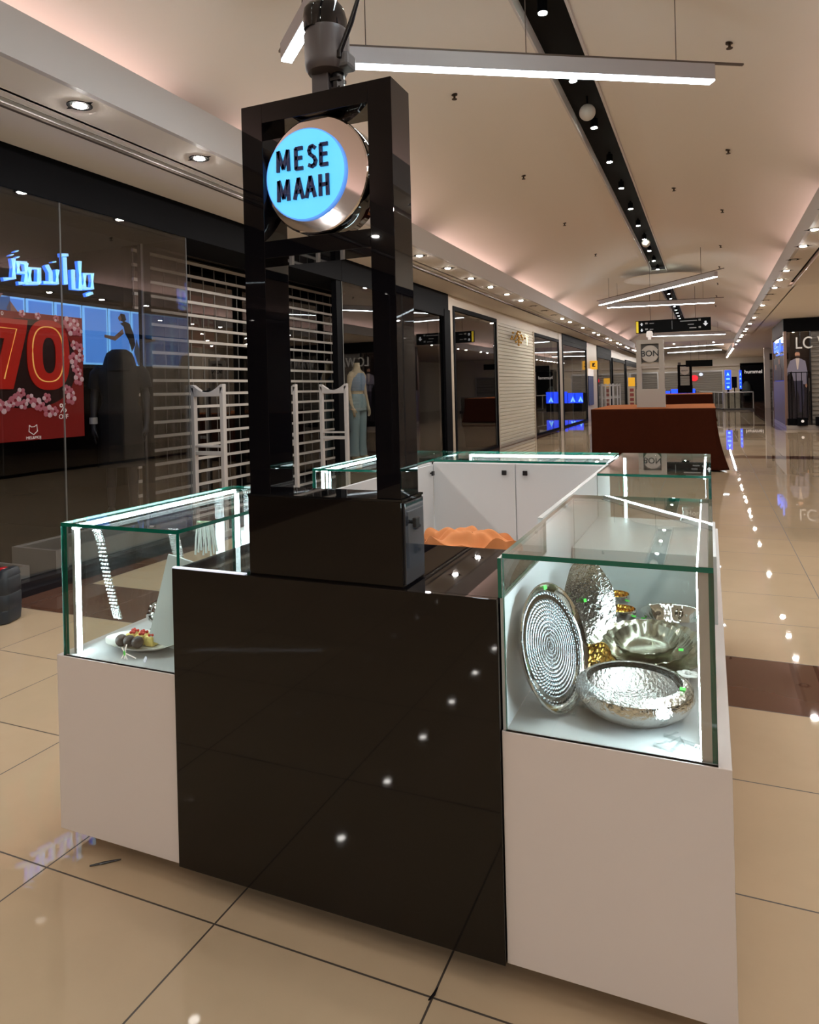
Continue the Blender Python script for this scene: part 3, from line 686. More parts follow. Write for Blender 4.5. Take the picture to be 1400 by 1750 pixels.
for i, (x, y, s) in enumerate(((2.5, 26.9, .16), (2.62, 26.85, .13), (2.84, 26.75, .30), (3.4, 26.7, .34))):
    f = obj('foot_box', B().box(x-s/2, x+s/2, y-.1, y+.1, .12, .12+max(.22, s*.85)), BLACKM, t, w=True)
    if i > 1: obj('white_emblem', B().lathe((0, 0, 0), [(.045, 0), (.045, .004), (.01, .005)], 16).xf(Matrix.Translation((x, y-.1, .27)) @ Matrix.Rotation(PI/2, 4, 'X')), PW, f, w=True)
# printed man
def flat(b, poly, y, mi): b.prism(poly, 'y', y, y+.004, mi)
t = thing('window_poster', 'life-size window poster of a bearded man in grey suit', 'poster', (2.8, 27, .5))
b = B(); y = 27.012; cx = 2.80
flat(b, [(cx-.25, 2.30), (cx-.12, 2.36), (cx+.05, 2.37), (cx+.2, 2.28), (cx+.26, 1.9), (cx+.24, 1.5), (cx+.12, 1.5), (cx+.11, 1.62), (cx-.16, 1.62), (cx-.22, 1.95), (cx-.42, 1.7), (cx-.46, 1.75)], y-.004, 0)
flat(b, [(cx-.16, 1.64), (cx+.12, 1.64), (cx+.15, 1.1), (cx+.07, .5), (cx-.0, .5), (cx-.0, 1.1), (cx-.05, 1.3), (cx-.10, 1.0)], y-.003, 1)
flat(b, [(cx-.03, .55), (cx+.09, .55), (cx+.10, .47), (cx-.08, .45)], y-.006, 4)
flat(b, [(cx-.09, 2.38), (cx+.03, 2.38), (cx-.02, 2.0), (cx-.05, 2.0)], y-.006, 2)
flat(b, oval(cx-.03, 2.51, .075, .115, 20, 2), y-.007, 3)
flat(b, [(cx-.10, 2.55), (cx-.09, 2.64), (cx-.03, 2.67), (cx+.04, 2.63), (cx+.045, 2.52), (cx+.02, 2.58), (cx-.07, 2.59)], y-.009, 4)
flat(b, [(cx-.09, 2.47), (cx+.03, 2.47), (cx+.02, 2.40), (cx-.03, 2.385), (cx-.08, 2.40)], y-.009, 5)
flat(b, oval(cx+.22, 1.45, .035, .07, 12, 2), y-.006, 3)
obj('printed_figure', b, [M('print_suit', (.20, .18, .24), .6, em=(.2, .18, .25), es=.12), M('print_trousers', (.03, .025, .06), .6), M('print_shirt', (.6, .5, .45), .6, em=(.5, .4, .35), es=.1), M('print_skin', (.55, .28, .18), .6, em=(.4, .2, .12), es=.1), M('print_dark', (.01, .008, .008), .6), M('print_beard', (.05, .025, .018), .6)], t, w=True)
t = thing('window_poster', 'dark window poster of a couple on the corner shop side', 'poster', (2.36, 29, 1.6))
obj('print', B().box(2.375, 2.385, 27.1, 31.3, 1.64, 2.5), M('print_backdrop', (.025, .012, .012), .5), t, w=True)
b = B()
b.prism([(28.2, 1.66), (28.0, 2.0), (28.6, 2.25), (29.4, 2.2), (29.6, 1.66)], 'x', 2.365, 2.374); b.ball((2.37, 28.9, 2.33), .004, .3, .12, n=14, mi=1)
b.ball((2.37, 30.3, 2.15), .004, .3, .11, n=14, mi=1)
obj('faces', b, [M('print_coat', (.06, .04, .05), .6), M('print_skin2', (.30, .15, .11), .6)], t, w=True)
t = thing('illuminated_sign', 'small glowing blue Arabic lettering on corner shop side', 'sign', (2.34, 29, 2.8))
def strokes(S, f, r): 
    b = B()
    for s in S: b.tube([f(*p) for p in s], r, 6)
    return b
AS = [[(0, 1), (0, .1), (.12, 0), (.25, .1), (.25, .5)], [(.35, .5), (.35, .1), (.55, .1), (.55, .45)], [(.65, .1), (.9, .1), (.9, .6), (.72, .6), (.7, .35), (.9, .35)], [(1.0, 1), (1.0, 0)], [(.2, -.25), (.3, -.25)], [(.6, -.25), (.62, -.25)], [(.45, .75), (.6, .75)]]
obj('letters', strokes(AS, lambda a, c: (2.33, 27.9+2.2*a, 2.68+.42*c), .032), M('sign_blue', (.1, .2, 1), em=(.12, .25, 1), es=1.1), t, w=True)
# far right: pillar, shutter, dark shop, end shutters
wallp('wall_right', 3.3, 7.5, 49.92, 50.1, 0, 3.9)
def shutter(label, x0, x1, y, z1, m=SLATG):
    t = thing('roller_shutter', label, 'shutter', ((x0+x1)/2, y, 0)); b = B().box(x0, x1, y-.02, y, 0, z1); zz = .1
    while zz < z1-.1: b.prism([(y-.02, zz), (y-.06, zz+.02), (y-.06, zz+.12), (y-.02, zz+.15)], 'x', x0+.03, x1-.03); zz += .2
    obj('slats', b, m, t, w=True)
    obj('guides', B().box(x0-.1, x0, y-.08, y, 0, z1+.1).box(x1, x1+.1, y-.08, y, 0, z1+.1).box(x0, x1, y-.08, y, z1, z1+.1), ALU, t, w=True); return t
shutter('grey roller shutter far right behind glass railing beside corner shop', 3.5, 5.2, 49.9, 2.4)
shutter('wide grey roller shutter closing the end of the corridor', -3.9, 1.05, 65.98, 2.62, M('end_slat', (.26, .235, .21), .5))
shutter('narrow grey roller shutter at far end left of the black kiosk tower', -6.3, -4.2, 65.98, 2.62)
o = obj('wall_logo', B().ball((-1.15, 65.8, 2.1), .3, .02, .26, n=16).ball((-.62, 65.8, 2.4), .16, .02, .14, n=12, mi=1), [M('logo_red', (.8, .02, .03), em=(1, .02, .04), es=.8), M('logo_white', (.8, .85, 1), em=(.7, .8, 1), es=.8)]); tag(o, 'small red and white round logo on the end shutter', 'logo')
t = thing('storefront', 'far black shop front with white lettering beyond glass railing', 'shop front', (3.3, 65.9, 0))
obj('wall', B().box(2.45, 4.3, 65.7, 65.95, 0, 3.25), BLACKM, t, w=True)
text('lettering', 'hummel', PW, t, (3.45, 65.66, 2.5), FY, .42, ext=.005, bold=.004)
obj('hanging_clothes', B().lathe((2.9, 65.5, .5), [(.25, 0), (.4, .5), (.3, .9), (.12, 1.2)], 12), M('dark_clothes', (.03, .04, .04), .7), t, w=True, smooth=True)
GR = M('mall_cornice', (.60, .52, .46), .6)
struct('trim_3', B().box(-9, 9, 65.7, 66, 3.05, 3.2).box(-9, 9, 65.6, 66, 3.75, 4.1), GR)
for x in (1.5, 1.9): pass

# hanging signs
def hang_sign(label, x0, x1, y, z0, z1, det=True):
    t = thing('hanging_sign', label, 'sign', ((x0+x1)/2, y, z0)); W = x1-x0; H_ = z1-z0
    obj('panel', B().box(x0, x1, y, y+.08, z0, z1), M('sign_black', (.004, .004, .004), .4, spec=.06), t, w=True)
    for f in (.2, .5, .8): obj('hanger_rod', B().tube([(x0+W*f, y+.04, z1), (x0+W*f, y+.04, 4.95)], .008, 6), CAB, t, w=True)
    if det:
        obj('yellow_end', B().box(x0+.015, x0+.09, y-.006, y, z0+.02, z1-.02), M('wayfinding_yellow', (.9, .65, .02), .4, em=(1, .75, .02), es=.4), t, w=True)
        SW = M('sign_white', (.8, .8, .8), .4, em=(.85, .9, 1), es=.5)
        b = B()
        def arrow(cx, cz, s, d):
            pts = [(-.5, 0), (0, .55), (.5, 0), (.18, 0), (.18, -.5), (-.18, -.5), (-.18, 0)]
            pts = [(cx+s*(px if d < 2 else 0)+0, cz+s*pz*(1 if d == 0 else -1)) if True else 0 for px, pz in pts]
            b.prism(pts, 'y', y-.008, y-.001)
        arrow(x0+.2, z0+.32*H_/.45, .10, 0); arrow(x0+.2, z0+.11*H_/.45, .10, 1); arrow(x1-.17, z0+.24*H_/.45, .16, 1)
        obj('arrows', b, SW, t, w=True)
        SG = M('sign_grey', (.3, .3, .3), .4, em=(.6, .6, .6), es=.12)
        b = B()
        for (u, v, ww, hh) in ((.13, .72, .035, .12), (.19, .73, .06, .05), (.13, .25, .035, .12), (.19, .26, .05, .05), (.60, .76, .22, .07), (.84, .76, .03, .14), (.70, .48, .08, .06), (.72, .2, .09, .07), (.84, .2, .03, .14)):
            b.box(x0+u*W, x0+(u+ww)*W, y-.006, y-.001, z0+H_*v, z0+H_*(v+hh))
        b.box(x0+.49*W, x0+.495*W, y-.006, y-.001, z0+.2*H_, z0+.88*H_)
        obj('small_print_lines', b, SG, t, w=True)
    return t
hang_sign('long black wayfinding sign with yellow end and white arrows', -2.33, .11, 26, 3.42, 3.86)
hang_sign('small far black hanging sign behind the second kiosk tower', -1.25, .22, 45, 2.62, 3.0, False)

# ------------------------------------------------------------------ the kiosk
KX0, KX1, KY0, KY1 = -2.152, .03, 1.8, 4.78
ZB, ZG, ZT = .695, 1.165, 1.045
T = .013
def glassbox(t, x0, x1, y0, y1, z0, z1, sides='LRFB', part='glass_pane'):
    if 'F' in sides: obj(part, B().pane(x0, x1, y0, y0+T, z0, z1-T), [GLASS, GEDGE], t, w=True)
    if 'B' in sides: obj(part, B().pane(x0, x1, y1-T, y1, z0, z1-T), [GLASS, GEDGE], t, w=True)
    ya, yb = y0+(T if 'F' in sides else 0)+.0005, y1-(T if 'B' in sides else 0)-.0005
    if 'L' in sides: obj(part, B().pane(x0, x0+T, ya, yb, z0, z1-T), [GLASS, GEDGE], t, w=True)
    if 'R' in sides: obj(part, B().pane(x1-T, x1, ya, yb, z0, z1-T), [GLASS, GEDGE], t, w=True)
    obj('glass_top', B().pane(x0, x1, y0, y1, z1-T+.0005, z1), [GLASS, GEDGE], t, w=True)
def led(t, *a): return obj('led_strip', B().box(*a), LEDM, t, w=True)
KNOB = M('black_knob', (.01, .01, .012), .4)
def knob(parent, x, y, z, ax):
    b = B().box(-.014, .014, -.014, .014, .012, .024).tube([(0, 0, 0), (0, 0, .014)], .006, 8)
    m = Matrix.Translation((x, y, z)) @ (Matrix.Rotation(PI/2, 4, 'X') if ax == '-y' else Matrix.Rotation(PI/2, 4, 'Y'))
    return obj('knob', b.xf(m), KNOB, parent, w=True, bevel=.004)

# left run
t = thing('display_counter', 'left white display counter with glass cases and lit edges', 'counter', (-1.88, 3.3, 0), group='white counters of the kiosk')
obj('cabinet', B().box(KX0, -1.60, KY0, KY1, .08, ZB), WHITE, t, w=True, bevel=.002)
obj('toe_kick', B().box(KX0+.18, -1.7, KY0+.12, KY1-.1, 0, .08), BLACKM, t, w=True)
obj('inner_panel', B().box(-1.62, -1.602, 2.36, 4.09, ZB, 1.15), WHITE2, t, w=True)
p = obj('door', B().box(-1.6, -1.59, 3.5, 4.08, .12, 1.14), WHITE2, t, w=True, bevel=.001); knob(p, -1.59, 4.03, 1.09, 'x')
glassbox(t, -2.12, -1.603, KY0+.002, 2.78, ZB, ZG, 'LRFB')
glassbox(t, -2.12, -1.622, 3.52, KY1-.06, ZB, ZG, 'LFB')
obj('case_floor', B().box(-2.118, -1.605, KY0+.012, 2.78, ZB, ZB+.001), M('case_floor_white'), t, w=True)
led(t, -2.085, -2.076, KY0+.035, KY0+.044, ZB, ZG-.03); led(t, -2.085, -2.073, KY0+.02, 2.74, ZG-.025, ZG-.012)
led(t, -2.07, -2.055, 2.725, 2.74, ZB, ZG-.03)
led(t, -2.085, -2.073, 3.56, 4.62, ZG-.025, ZG-.012); led(t, -2.085, -2.073, 3.56, 3.572, ZB, ZG-.03)
obj('led_channel', B().box(-2.10, -2.086, KY0+.03, KY0+.055, ZB, ZG-.02).box(-2.088, -2.072, 2.745, 2.765, ZB, ZG-.02), ALU, t, w=True)
obj('middle_block', B().box(-2.13, -1.603, 2.782, 3.518, ZB, .95), WHITE2, t, w=True, bevel=.002)
# right run
t = thing('display_counter', 'right white display counter with glass cases of silver trays', 'counter', (-.25, 3.3, 0), group='white counters of the kiosk')
obj('cabinet', B().box(-.525, KX1, KY0, KY1, .08, ZB), WHITE, t, w=True, bevel=.002)
obj('toe_kick', B().box(-.45, KX1-.18, KY0+.12, KY1-.1, 0, .08), BLACKM, t, w=True)
obj('inner_panel', B().box(-.545, -.527, 2.36, 4.09, .1, 1.16), WHITE2, t, w=True)
obj('side_panel', B().box(-.524, -.514, KY0+.012, 2.36, ZB, 1.043), WHITE2, t, w=True)
p = obj('door', B().box(-.555, -.546, 2.4, 3.2, .12, 1.15), WHITE2, t, w=True, bevel=.001); knob(p, -.579, 2.46, 1.09, 'x')
obj('case_back_panel', B().box(-.513, -.012, 2.858, 2.868, ZB, ZG-.3), WHITE2, t, w=True) if False else None
glassbox(t, -.513, .0, KY0+.002, 2.87, ZB, ZG, 'RFB')
obj('glass_pane', B().pane(-.5265, -.5165, KY0+.002, 2.36, 1.046, ZG-T), [GLASS, GEDGE], t, w=True)
glassbox(t, -.525, .0, 3.6, KY1-.06, ZB, ZG, 'RFB')
obj('case_floor', B().box(-.512, -.002, KY0+.012, 2.87, ZB, ZB+.001), M('case_floor_white', (.80, .82, .83), .25), t, w=True)
LED2 = M('bright_white_led', (1, 1, 1), em=(.76, .95, 1), es=L_LED*1.5)
obj('led_strip', B().box(-.039, -.036, KY0+.02, KY0+.05, ZB, ZG-.03), LED2, t, w=True); obj('led_strip', B().box(-.039, -.035, KY0+.055, 2.84, ZG-.03, ZG-.013), LED2, t, w=True)
obj('led_channel', B().box(-.036, -.012, KY0+.013, KY0+.052, ZB, ZG-.013).box(-.035, -.012, KY0+.055, 2.85, ZG-.035, ZG-.0115), ALU, t, w=True)
led(t, -.515, -.503, 4.68, 4.70, ZB, ZG-.03); led(t, -.50, -.2, 4.685, 4.697, ZG-.3, ZG-.29) if False else None
led(t, -.034, -.026, 3.65, 4.66, ZG-.022, ZG-.012)
obj('middle_block', B().box(-.524, .012, 2.872, 3.598, ZB, .95), WHITE2, t, w=True, bevel=.002)
# back run
t = thing('display_counter', 'rear white cabinet counter with two knobs and lit glass top', 'counter', (-1.06, 4.4, 0), group='white counters of the kiosk')
obj('cabinet', B().box(-1.598, -.547, 4.15, KY1, .08, ZB), WHITE, t, w=True)
obj('toe_kick', B().box(-1.55, -.6, 4.2, KY1-.1, 0, .08), BLACKM, t, w=True)
obj('back_panel', B().box(-1.598, -.547, 4.112, 4.15, .08, 1.15), WHITE2, t, w=True)
p = obj('door', B().box(-1.597, -1.076, 4.1, 4.111, .1, 1.148), WHITE2, t, w=True, bevel=.0015); knob(p, -1.137, 4.1, 1.098, '-y')
p = obj('door', B().box(-1.070, -.548, 4.1, 4.111, .1, 1.148), WHITE2, t, w=True, bevel=.0015); knob(p, -1.010, 4.1, 1.098, '-y')
obj('glass_top', B().pane(-1.598, -.547, 4.12, KY1-.06, ZG-T, ZG), [GLASS, GEDGE], t, w=True)
obj('glass_pane', B().pane(-1.598, -.547, KY1-.07, KY1-.06, ZB, ZG-T), [GLASS, GEDGE], t, w=True)
led(t, -1.55, -.55, KY1-.10, KY1-.085, ZG-.035, ZG-.018); led(t, -1.55, -1.538, KY1-.10, KY1-.088, ZB, ZG-.03)
# black front counter
t = thing('front_counter', 'glossy black brown panel counter between the two glass cases', 'counter', (-1.07, 2.05, 0))
obj('front_panel', B().box(-1.612, -.527, KY0-.012, KY0+.006, .08, ZT), BROWNG, t, w=True, bevel=.0015)
obj('body', B().box(-1.598, -.53, KY0+.007, 2.35, .08, ZT-.02), BLACKM, t, w=True)
obj('worktop', B().box(-1.600, -.530, KY0+.007, 2.355, ZT-.02, ZT), BLACKG, t, w=True)
obj('toe_kick', B().box(-1.59, -.54, KY0+.1, 2.3, 0, .08), BLACKM, t, w=True)
obj('glass_edge_glow', B().box(-1.612, -1.33, KY0-.01, KY0+.004, ZT, ZT+.004), M('edge_glow_paint', (.8, .8, .9), .2, .5, em=(.8, .85, 1), es=.7), t, w=True)  # glowing strip stands in for the bright lit glass edge, not a lamp
# sign tower
TX0, TX1, TY0, TY1 = -1.318, -.807, 1.815, 1.945
t = thing('sign_tower', 'tall glossy black sign tower with round MESE MAAH light sign', 'sign tower', (-1.06, 1.88, ZT))
p = obj('pedestal', B().box(TX0-.003, TX1+.003, TY0-.008, TY1+.02, ZT, 1.288), BROWNG, t, w=True, bevel=.0015)
d = obj('side_door', B().box(TX1+.003, TX1+.010, TY0+.004, TY1+.012, ZT+.006, 1.283), M('door_dark_mirror', (.03, .032, .04), .04, spec=.9), t, w=True, bevel=.001)
knob(d, TX1+.010, TY0+.04, 1.225, 'x')
obj('pedestal_top', B().box(TX0-.004, TX1+.006, TY0-.009, TY1+.022, 1.288, 1.294), M('black_gloss_top', (.006, .006, .007), .02, spec=.6), t, w=True)
b = B()
b.box(TX0, TX0+.075, TY0, TY1, 1.294, 2.49); b.box(TX1-.075, TX1, TY0, TY1, 1.294, 2.49)
b.box(TX0+.075, TX1-.075, TY0, TY1, 2.43, 2.49); b.box(TX0+.075, TX1-.075, TY0, TY1, 2.015, 2.068)
obj('frame', b, BLACKG, t, w=True, bevel=.0012)
Rm = Matrix.Rotation(PI/2, 4, 'X')
cx, cz = -1.072, 2.255
b = B().lathe((0, 0, 0), [(.174, -.10), (.178, -.095), (.178, -.002), (.174, 0)], 72).xf(Matrix.Translation((cx, 1.845, cz)) @ Rm)
s = obj('sign_drum', b, BLACKG, t, w=True, smooth=True)
obj('mirror_disc', B().lathe((0, 0, 0), [(.176, 0), (.176, .004), (.172, .006), (.02, .006), (.001, .006)], 72).xf(Matrix.Translation((cx, 1.845, cz)) @ Rm), M('mirror_disc', (.80, .76, .77), .04, 1), s, w=True)
icx, icz = -1.103, 2.259
obj('light_disc_rim', B().lathe((0, 0, 0), [(.138, 0), (.138, .008), (.135, .010), (.13, .010)], 64, caps=(True, False)).xf(Matrix.Translation((icx, 1.839, icz)) @ Rm), M('disc_rim_blue', (.1, .35, .9), em=(.12, .35, 1), es=.8), s, w=True)
obj('light_disc', B().lathe((0, 0, 0), [(.134, .0), (.134, .0108), (.01, .011)], 64).xf(Matrix.Translation((icx, 1.839, icz)) @ Rm), M('light_disc_cyan', (.2, .7, .9), em=(.075, .54, 1), es=.85), s, w=True)
NAVY = M('letter_navy', (.008, .015, .12), .4)
GL = {'M': [[(0, 0), (.04, 1), (.42, .12), (.80, 1), (.84, 0)]], 'E': [[(.5, 1), (0, 1), (0, 0), (.5, 0)], [(0, .52), (.44, .52)]],
      'S': [[(.50, .90), (.34, 1), (.14, .97), (.05, .80), (.12, .62), (.42, .44), (.54, .26), (.46, .07), (.26, 0), (.02, .08)]],
      'A': [[(0, 0), (.34, 1), (.68, 0)], [(.14, .33), (.54, .33)]], 'H': [[(0, 0), (0, 1)], [(.58, 0), (.58, 1)], [(0, .52), (.58, .52)]]}
def bar(b, p, q, w_, y0, y1):
    p, q = Vector(p), Vector(q); d = (q-p).normalized(); n_ = Vector((-d.y, d.x))*w_/2; p = p-d*w_*.18; q = q+d*w_*.18
    b.prism([tuple(p-n_), tuple(q-n_), tuple(q+n_), tuple(p+n_)], 'y', y0, y1)
def word(txt, x0, zb, h, adv, wd, sxx):
    for ch, dx in zip(txt, adv):
        b = B()
        for st in GL[ch]:
            for p, q in zip(st, st[1:]): bar(b, (x0+dx+p[0]*h*sxx, zb+p[1]*h), (x0+dx+q[0]*h*sxx, zb+q[1]*h), wd, 1.8225, 1.8285)
        obj('letter', b, NAVY, s, w=True)
word('MESE', icx-.091, icz+.018, .060, (0, .064, .108, .150), .0112, .74)
word('MAAH', icx-.091, icz-.072, .060, (0, .057, .098, .146), .0112, .70)
# security camera
t = thing('security_camera', 'grey and black dome security camera with antenna on the tower', 'camera', (-1.045, 1.88, 2.49))
obj('bracket', B().box(-.045, .012, -.02, .02, 0, .10), GREYP, t, bevel=.003)
obj('ribbed_cable_boot', B().tube([(.03, .01, 0), (.03, .01, .095)], .02, 10).box(.012, .048, -.012, .03, .02, .03).box(.012, .048, -.012, .03, .05, .06), BLACKP, t)
obj('body', B().lathe((0, 0, 0), [(.03, .075), (.058, .078), (.066, .09), (.068, .11), (.069, .19), (.064, .205)], 40), GREYP, t, smooth=True)
obj('dome', B().lathe((0, 0, 0), [(.064, .203), (.063, .24), (.056, .27), (.04, .292), (.02, .302), (.003, .304)], 40), M('dome_black', (.008, .008, .01), .06), t, smooth=True)
obj('lens_shroud', B().lathe((-.018, -.035, .20), [(.035, 0), (.038, .03), (.034, .06), (.02, .078), (.003, .082)], 24), M('lens_black', (.015, .012, .012), .12), t, smooth=True)
obj('side_housing', B().box(.04, .085, -.03, .03, .078, .125), M('side_grey', (.12, .12, .13), .4), t, bevel=.01)
a = obj('antenna', B().tube([(.058, -.03, .115), (.10, -.03, .20), (.128, -.03, .272)], [.008, .0085, .006], 10), BLACKP, t, smooth=True)
obj('antenna_hinge', B().box(.045, .066, -.04, -.02, .10, .125), BLACKP, t, bevel=.003)

# cloth heap inside the kiosk
b = B()
def heap(u, v):
    a = 2*PI*v; r = .03+.34*u
    lump = .03*math.sin(3*a+1)+.02*math.sin(5*a)+.015*math.sin(9*a)
    z = .90-.09*u+.035*math.sin(4*a+6*u)*u+.02*math.sin(9*a+3*u)*u-.015*math.cos(14*u)
    if u > .62: z -= (u-.62)*2.15*(1+.1*math.sin(6*a)); r = .03+.34*.62+.15*(u-.62)+.02*math.sin(8*a)*(u-.5)
    return (-1.13+(r*1.0+lump*u)*math.cos(a), 3.35+(r*.62+lump*u)*math.sin(a), max(z, .006))
b.grid(heap, 26, 80)
o = obj('cloth', b, M('bright_orange_cloth', (.66, .235, .075), .75, bump=.1, bscale=30), smooth=True)
tag(o, 'crumpled orange cloth heaped inside the kiosk before white doors', 'cloth')

# ------------------------------------------------------------------ things in the right case
def place(o, loc, m=None, lab=None, cat=None, grp=None):
    o.location = loc
    if m is not None: o.rotation_mode = 'QUATERNION'; o.rotation_quaternion = m.to_quaternion()
    if lab: tag(o, lab, cat, grp)
    return o
def stick(parent, loc, s=.014):
    b = B().box(-s/2, s/2, -s/2, s/2, 0, .002)
    o = obj('green_sticker', b, GREEN, parent); o.location = loc; return o
def lean(n, spin=0):   # orientation whose local Z points along n, local Y as upward as possible
    z = Vector(n).normalized(); x = Vector((0, 0, 1)).cross(z).normalized(); y = z.cross(x)
    return Matrix((x, y, z)).transposed()
# tray with dotted rings
t = thing('round_tray', 'large silver tray with dotted rings leaning against left case wall', 'tray', (0, 0, 0))
obj('dish', B().lathe((0, 0, 0), [(.001, -.012), (.12, -.012), (.142, .0), (.150, .010), (.153, .014), (.150, .016), (.140, .010), (.134, .003), (.11, .0)], 72, caps=(False, False)), STEEL2, t, smooth=True)
def dots():
    m = bpy.data.materials.new('dotted_ring_silver'); m.use_nodes = True; N = m.node_tree.nodes; L = m.node_tree.links; b = N['Principled BSDF']
    b.inputs['Base Color'].default_value = (.62, .68, .72, 1); b.inputs['Metallic'].default_value = 1; b.inputs['Roughness'].default_value = .22
    tc = N.new('ShaderNodeTexCoord'); sp = N.new('ShaderNodeSeparateXYZ'); L.new(tc.outputs['Object'], sp.inputs[0])
    def mt(op, a, c=None):
        n = N.new('ShaderNodeMath'); n.operation = op
        for i, v in enumerate((a, c)):
            if v is None: continue
            if isinstance(v, (int, float)): n.inputs[i].default_value = v
            else: L.new(v, n.inputs[i])
        return n.outputs[0]
    r = mt('SQRT', mt('ADD', mt('MULTIPLY', sp.outputs[0], sp.outputs[0]), mt('MULTIPLY', sp.outputs[1], sp.outputs[1])))
    a = mt('ARCTAN2', sp.outputs[1], sp.outputs[0])
    h = mt('MULTIPLY', mt('SINE', mt('MULTIPLY', r, 2*PI/.0095)), mt('ADD', mt('MULTIPLY', mt('SINE', mt('MULTIPLY', a, 60)), .45), .65))
    bp = N.new('ShaderNodeBump'); bp.inputs['Strength'].default_value = .7; bp.inputs['Distance'].default_value = .004
    mx = N.new('ShaderNodeMix'); mx.data_type = 'RGBA'; mx.inputs[6].default_value = (.30, .34, .37, 1); mx.inputs[7].default_value = (.80, .86, .9, 1)
    L.new(mt('MULTIPLY_ADD', h, .5), mx.inputs[0]) if False else L.new(mt('ADD', h, .6), mx.inputs[0]); L.new(mx.outputs[2], b.inputs['Base Color'])
    L.new(h, bp.inputs['Height']); L.new(bp.outputs[0], b.inputs['Normal']); return m
obj('dotted_centre', B().lathe((0, 0, 0), [(.001, .0006), (.06, .0006), (.118, .0006), (.134, .0035)], 72, caps=(False, False)), dots(), t, smooth=True)
stick(t, (.02, .142, .012))
place(t, (-.43, 1.995, .862), lean((.95, -.28, .27))); t.scale = (1.15,)*3
EAS = ACRYL
def easel(label, loc, rz, s=.09):
    b = B()
    for k in (-1, 1):
        b.box(k*.03-.004, k*.03+.004, -.05, .05, 0, .006); b.prism([(.05-.006, 0), (.05, 0), (.02, s), (.012, s)], 'x', k*.03-.004, k*.03+.004)
        b.prism([(-.05, 0), (-.043, 0), (-.055, .035), (-.062, .033)], 'x', k*.03-.004, k*.03+.004)
    b.box(-.034, .034, .0, .006, 0, .006)
    o = obj('plate_stand', b, [EAS]); o.location = loc; o.rotation_euler = (0, 0, rz); return tag(o, label, 'stand', 'clear plate stands')
easel('clear plastic stand under the dotted silver tray', (-.40, 1.99, ZB+.001), math.radians(75))
# tall hammered oval platter
t = thing('oval_platter', 'hammered wavy silver oval platter standing upright at the back', 'platter', (0, 0, 0))
def wav(a, r, z): return 1+.025*math.sin(7*a)*(r/.15)
obj('dish', B().lathe((0, 0, 0), [(.001, -.018), (.07, -.016), (.10, -.006), (.125, .012), (.14, .02), (.141, .024), (.125, .018), (.098, .0), (.07, -.009), (.001, -.012)], 72, mod=wav, caps=(False, False)).xf(Matrix.Diagonal((.80, 1.05, 1, 1))), STEEL, t, smooth=True)
stick(t, (.0, .01, -.005), .012)
place(t, (-.412, 2.50, .842), lean((.74, -.60, .24)))
easel('clear plastic stand holding the upright hammered platter', (-.39, 2.47, ZB+.001), math.radians(55))
# two gold-lined goblets
def goblet(lab, loc):
    t = thing('goblet_bowl', lab, 'bowl', loc, group='gold lined footed bowls')
    obj('cup', B().lathe((0, 0, 0), [(.028, 0), (.028, .004), (.008, .01), (.008, .045), (.02, .05), (.042, .07), (.05, .095), (.049, .107), (.047, .107)], 32, caps=(True, False)), STEEL2, t, smooth=True)
    obj('gold_lining', B().lathe((0, 0, 0), [(.047, .107), (.046, .094), (.038, .073), (.018, .056), (.001, .055)], 32, caps=(False, False)), GOLD, t, smooth=True)
    return t
g = goblet('gold lined silver footed bowl, the nearer and lower of two', (-.305, 2.61, ZB+.001))
stick(g, (.045, -.03, .09), .012)
g2 = dup(g, (-.345, 2.79, ZB+.001), 'gold lined silver footed bowl, the farther of two')
# back bowl
t = thing('fluted_bowl', 'wide shiny silver bowl at the back right of case', 'bowl', (-.135, 2.68, ZB+.001))
obj('bowl', B().lathe((0, 0, 0), [(.001, .0), (.045, .0), (.07, .02), (.095, .06), (.108, .085), (.112, .088), (.105, .084), (.09, .058), (.065, .024), (.001, .008)], 56, caps=(False, False), mod=lambda a, r, z: 1+.012*math.sin(16*a)), STEEL2, t, smooth=True)
stick(t, (-.10, -.045, .07), .014)
# nest of scalloped bowls
def sc_mod(nn, amp):
    return lambda a, r, z: 1+amp*(abs(math.sin(nn*a/2))-.4)*min(1, max(0, (z-.018)/.02))
t0 = None
for i, (R_, z0, lab) in enumerate(((.180, 0, 'largest scalloped grey silver bowl, outer of the nest'), (.136, .014, 'middle scalloped grey silver bowl inside the largest'), (.098, .026, 'smallest scalloped grey silver bowl, innermost of nest'))):
    prof = [(.001, 0), (R_*.62, 0), (R_*.8, .010), (R_*.92, .028), (R_, .044), (R_*.99, .046), (R_*.90, .030), (R_*.78, .014), (R_*.60, .004), (.001, .004)]
    o = obj('scalloped_bowl', B().lathe((0, 0, 0), prof, 112, mod=sc_mod(26-4*i, .05), caps=(False, False)), STEEL3, smooth=True)
    m = Matrix.Rotation(math.radians(9), 3, 'X') @ Matrix.Rotation(math.radians(-3), 3, 'Y')
    off = m @ Vector((0, 0, z0))
    place(o, Vector((-.20, 2.36, ZB+.03))+off, m, lab, 'bowl', 'scalloped bowls')
    if i == 1: stick(o, (.105, -.03, .04), .014)
# gold dish
t = thing('gold_dish', 'crumpled hammered gold dish behind the big silver bowl', 'dish', (-.345, 2.225, ZB+.04))
o = obj('dish', B().lathe((0, 0, 0), [(.001, -.02), (.03, -.018), (.055, .0), (.068, .018), (.066, .02), (.05, .004), (.001, -.012)], 40, caps=(False, False), mod=lambda a, r, z: 1+.12*math.sin(5*a)*(r/.07)), GOLD, t, smooth=True)
t.rotation_euler = (math.radians(40), math.radians(25), 0)
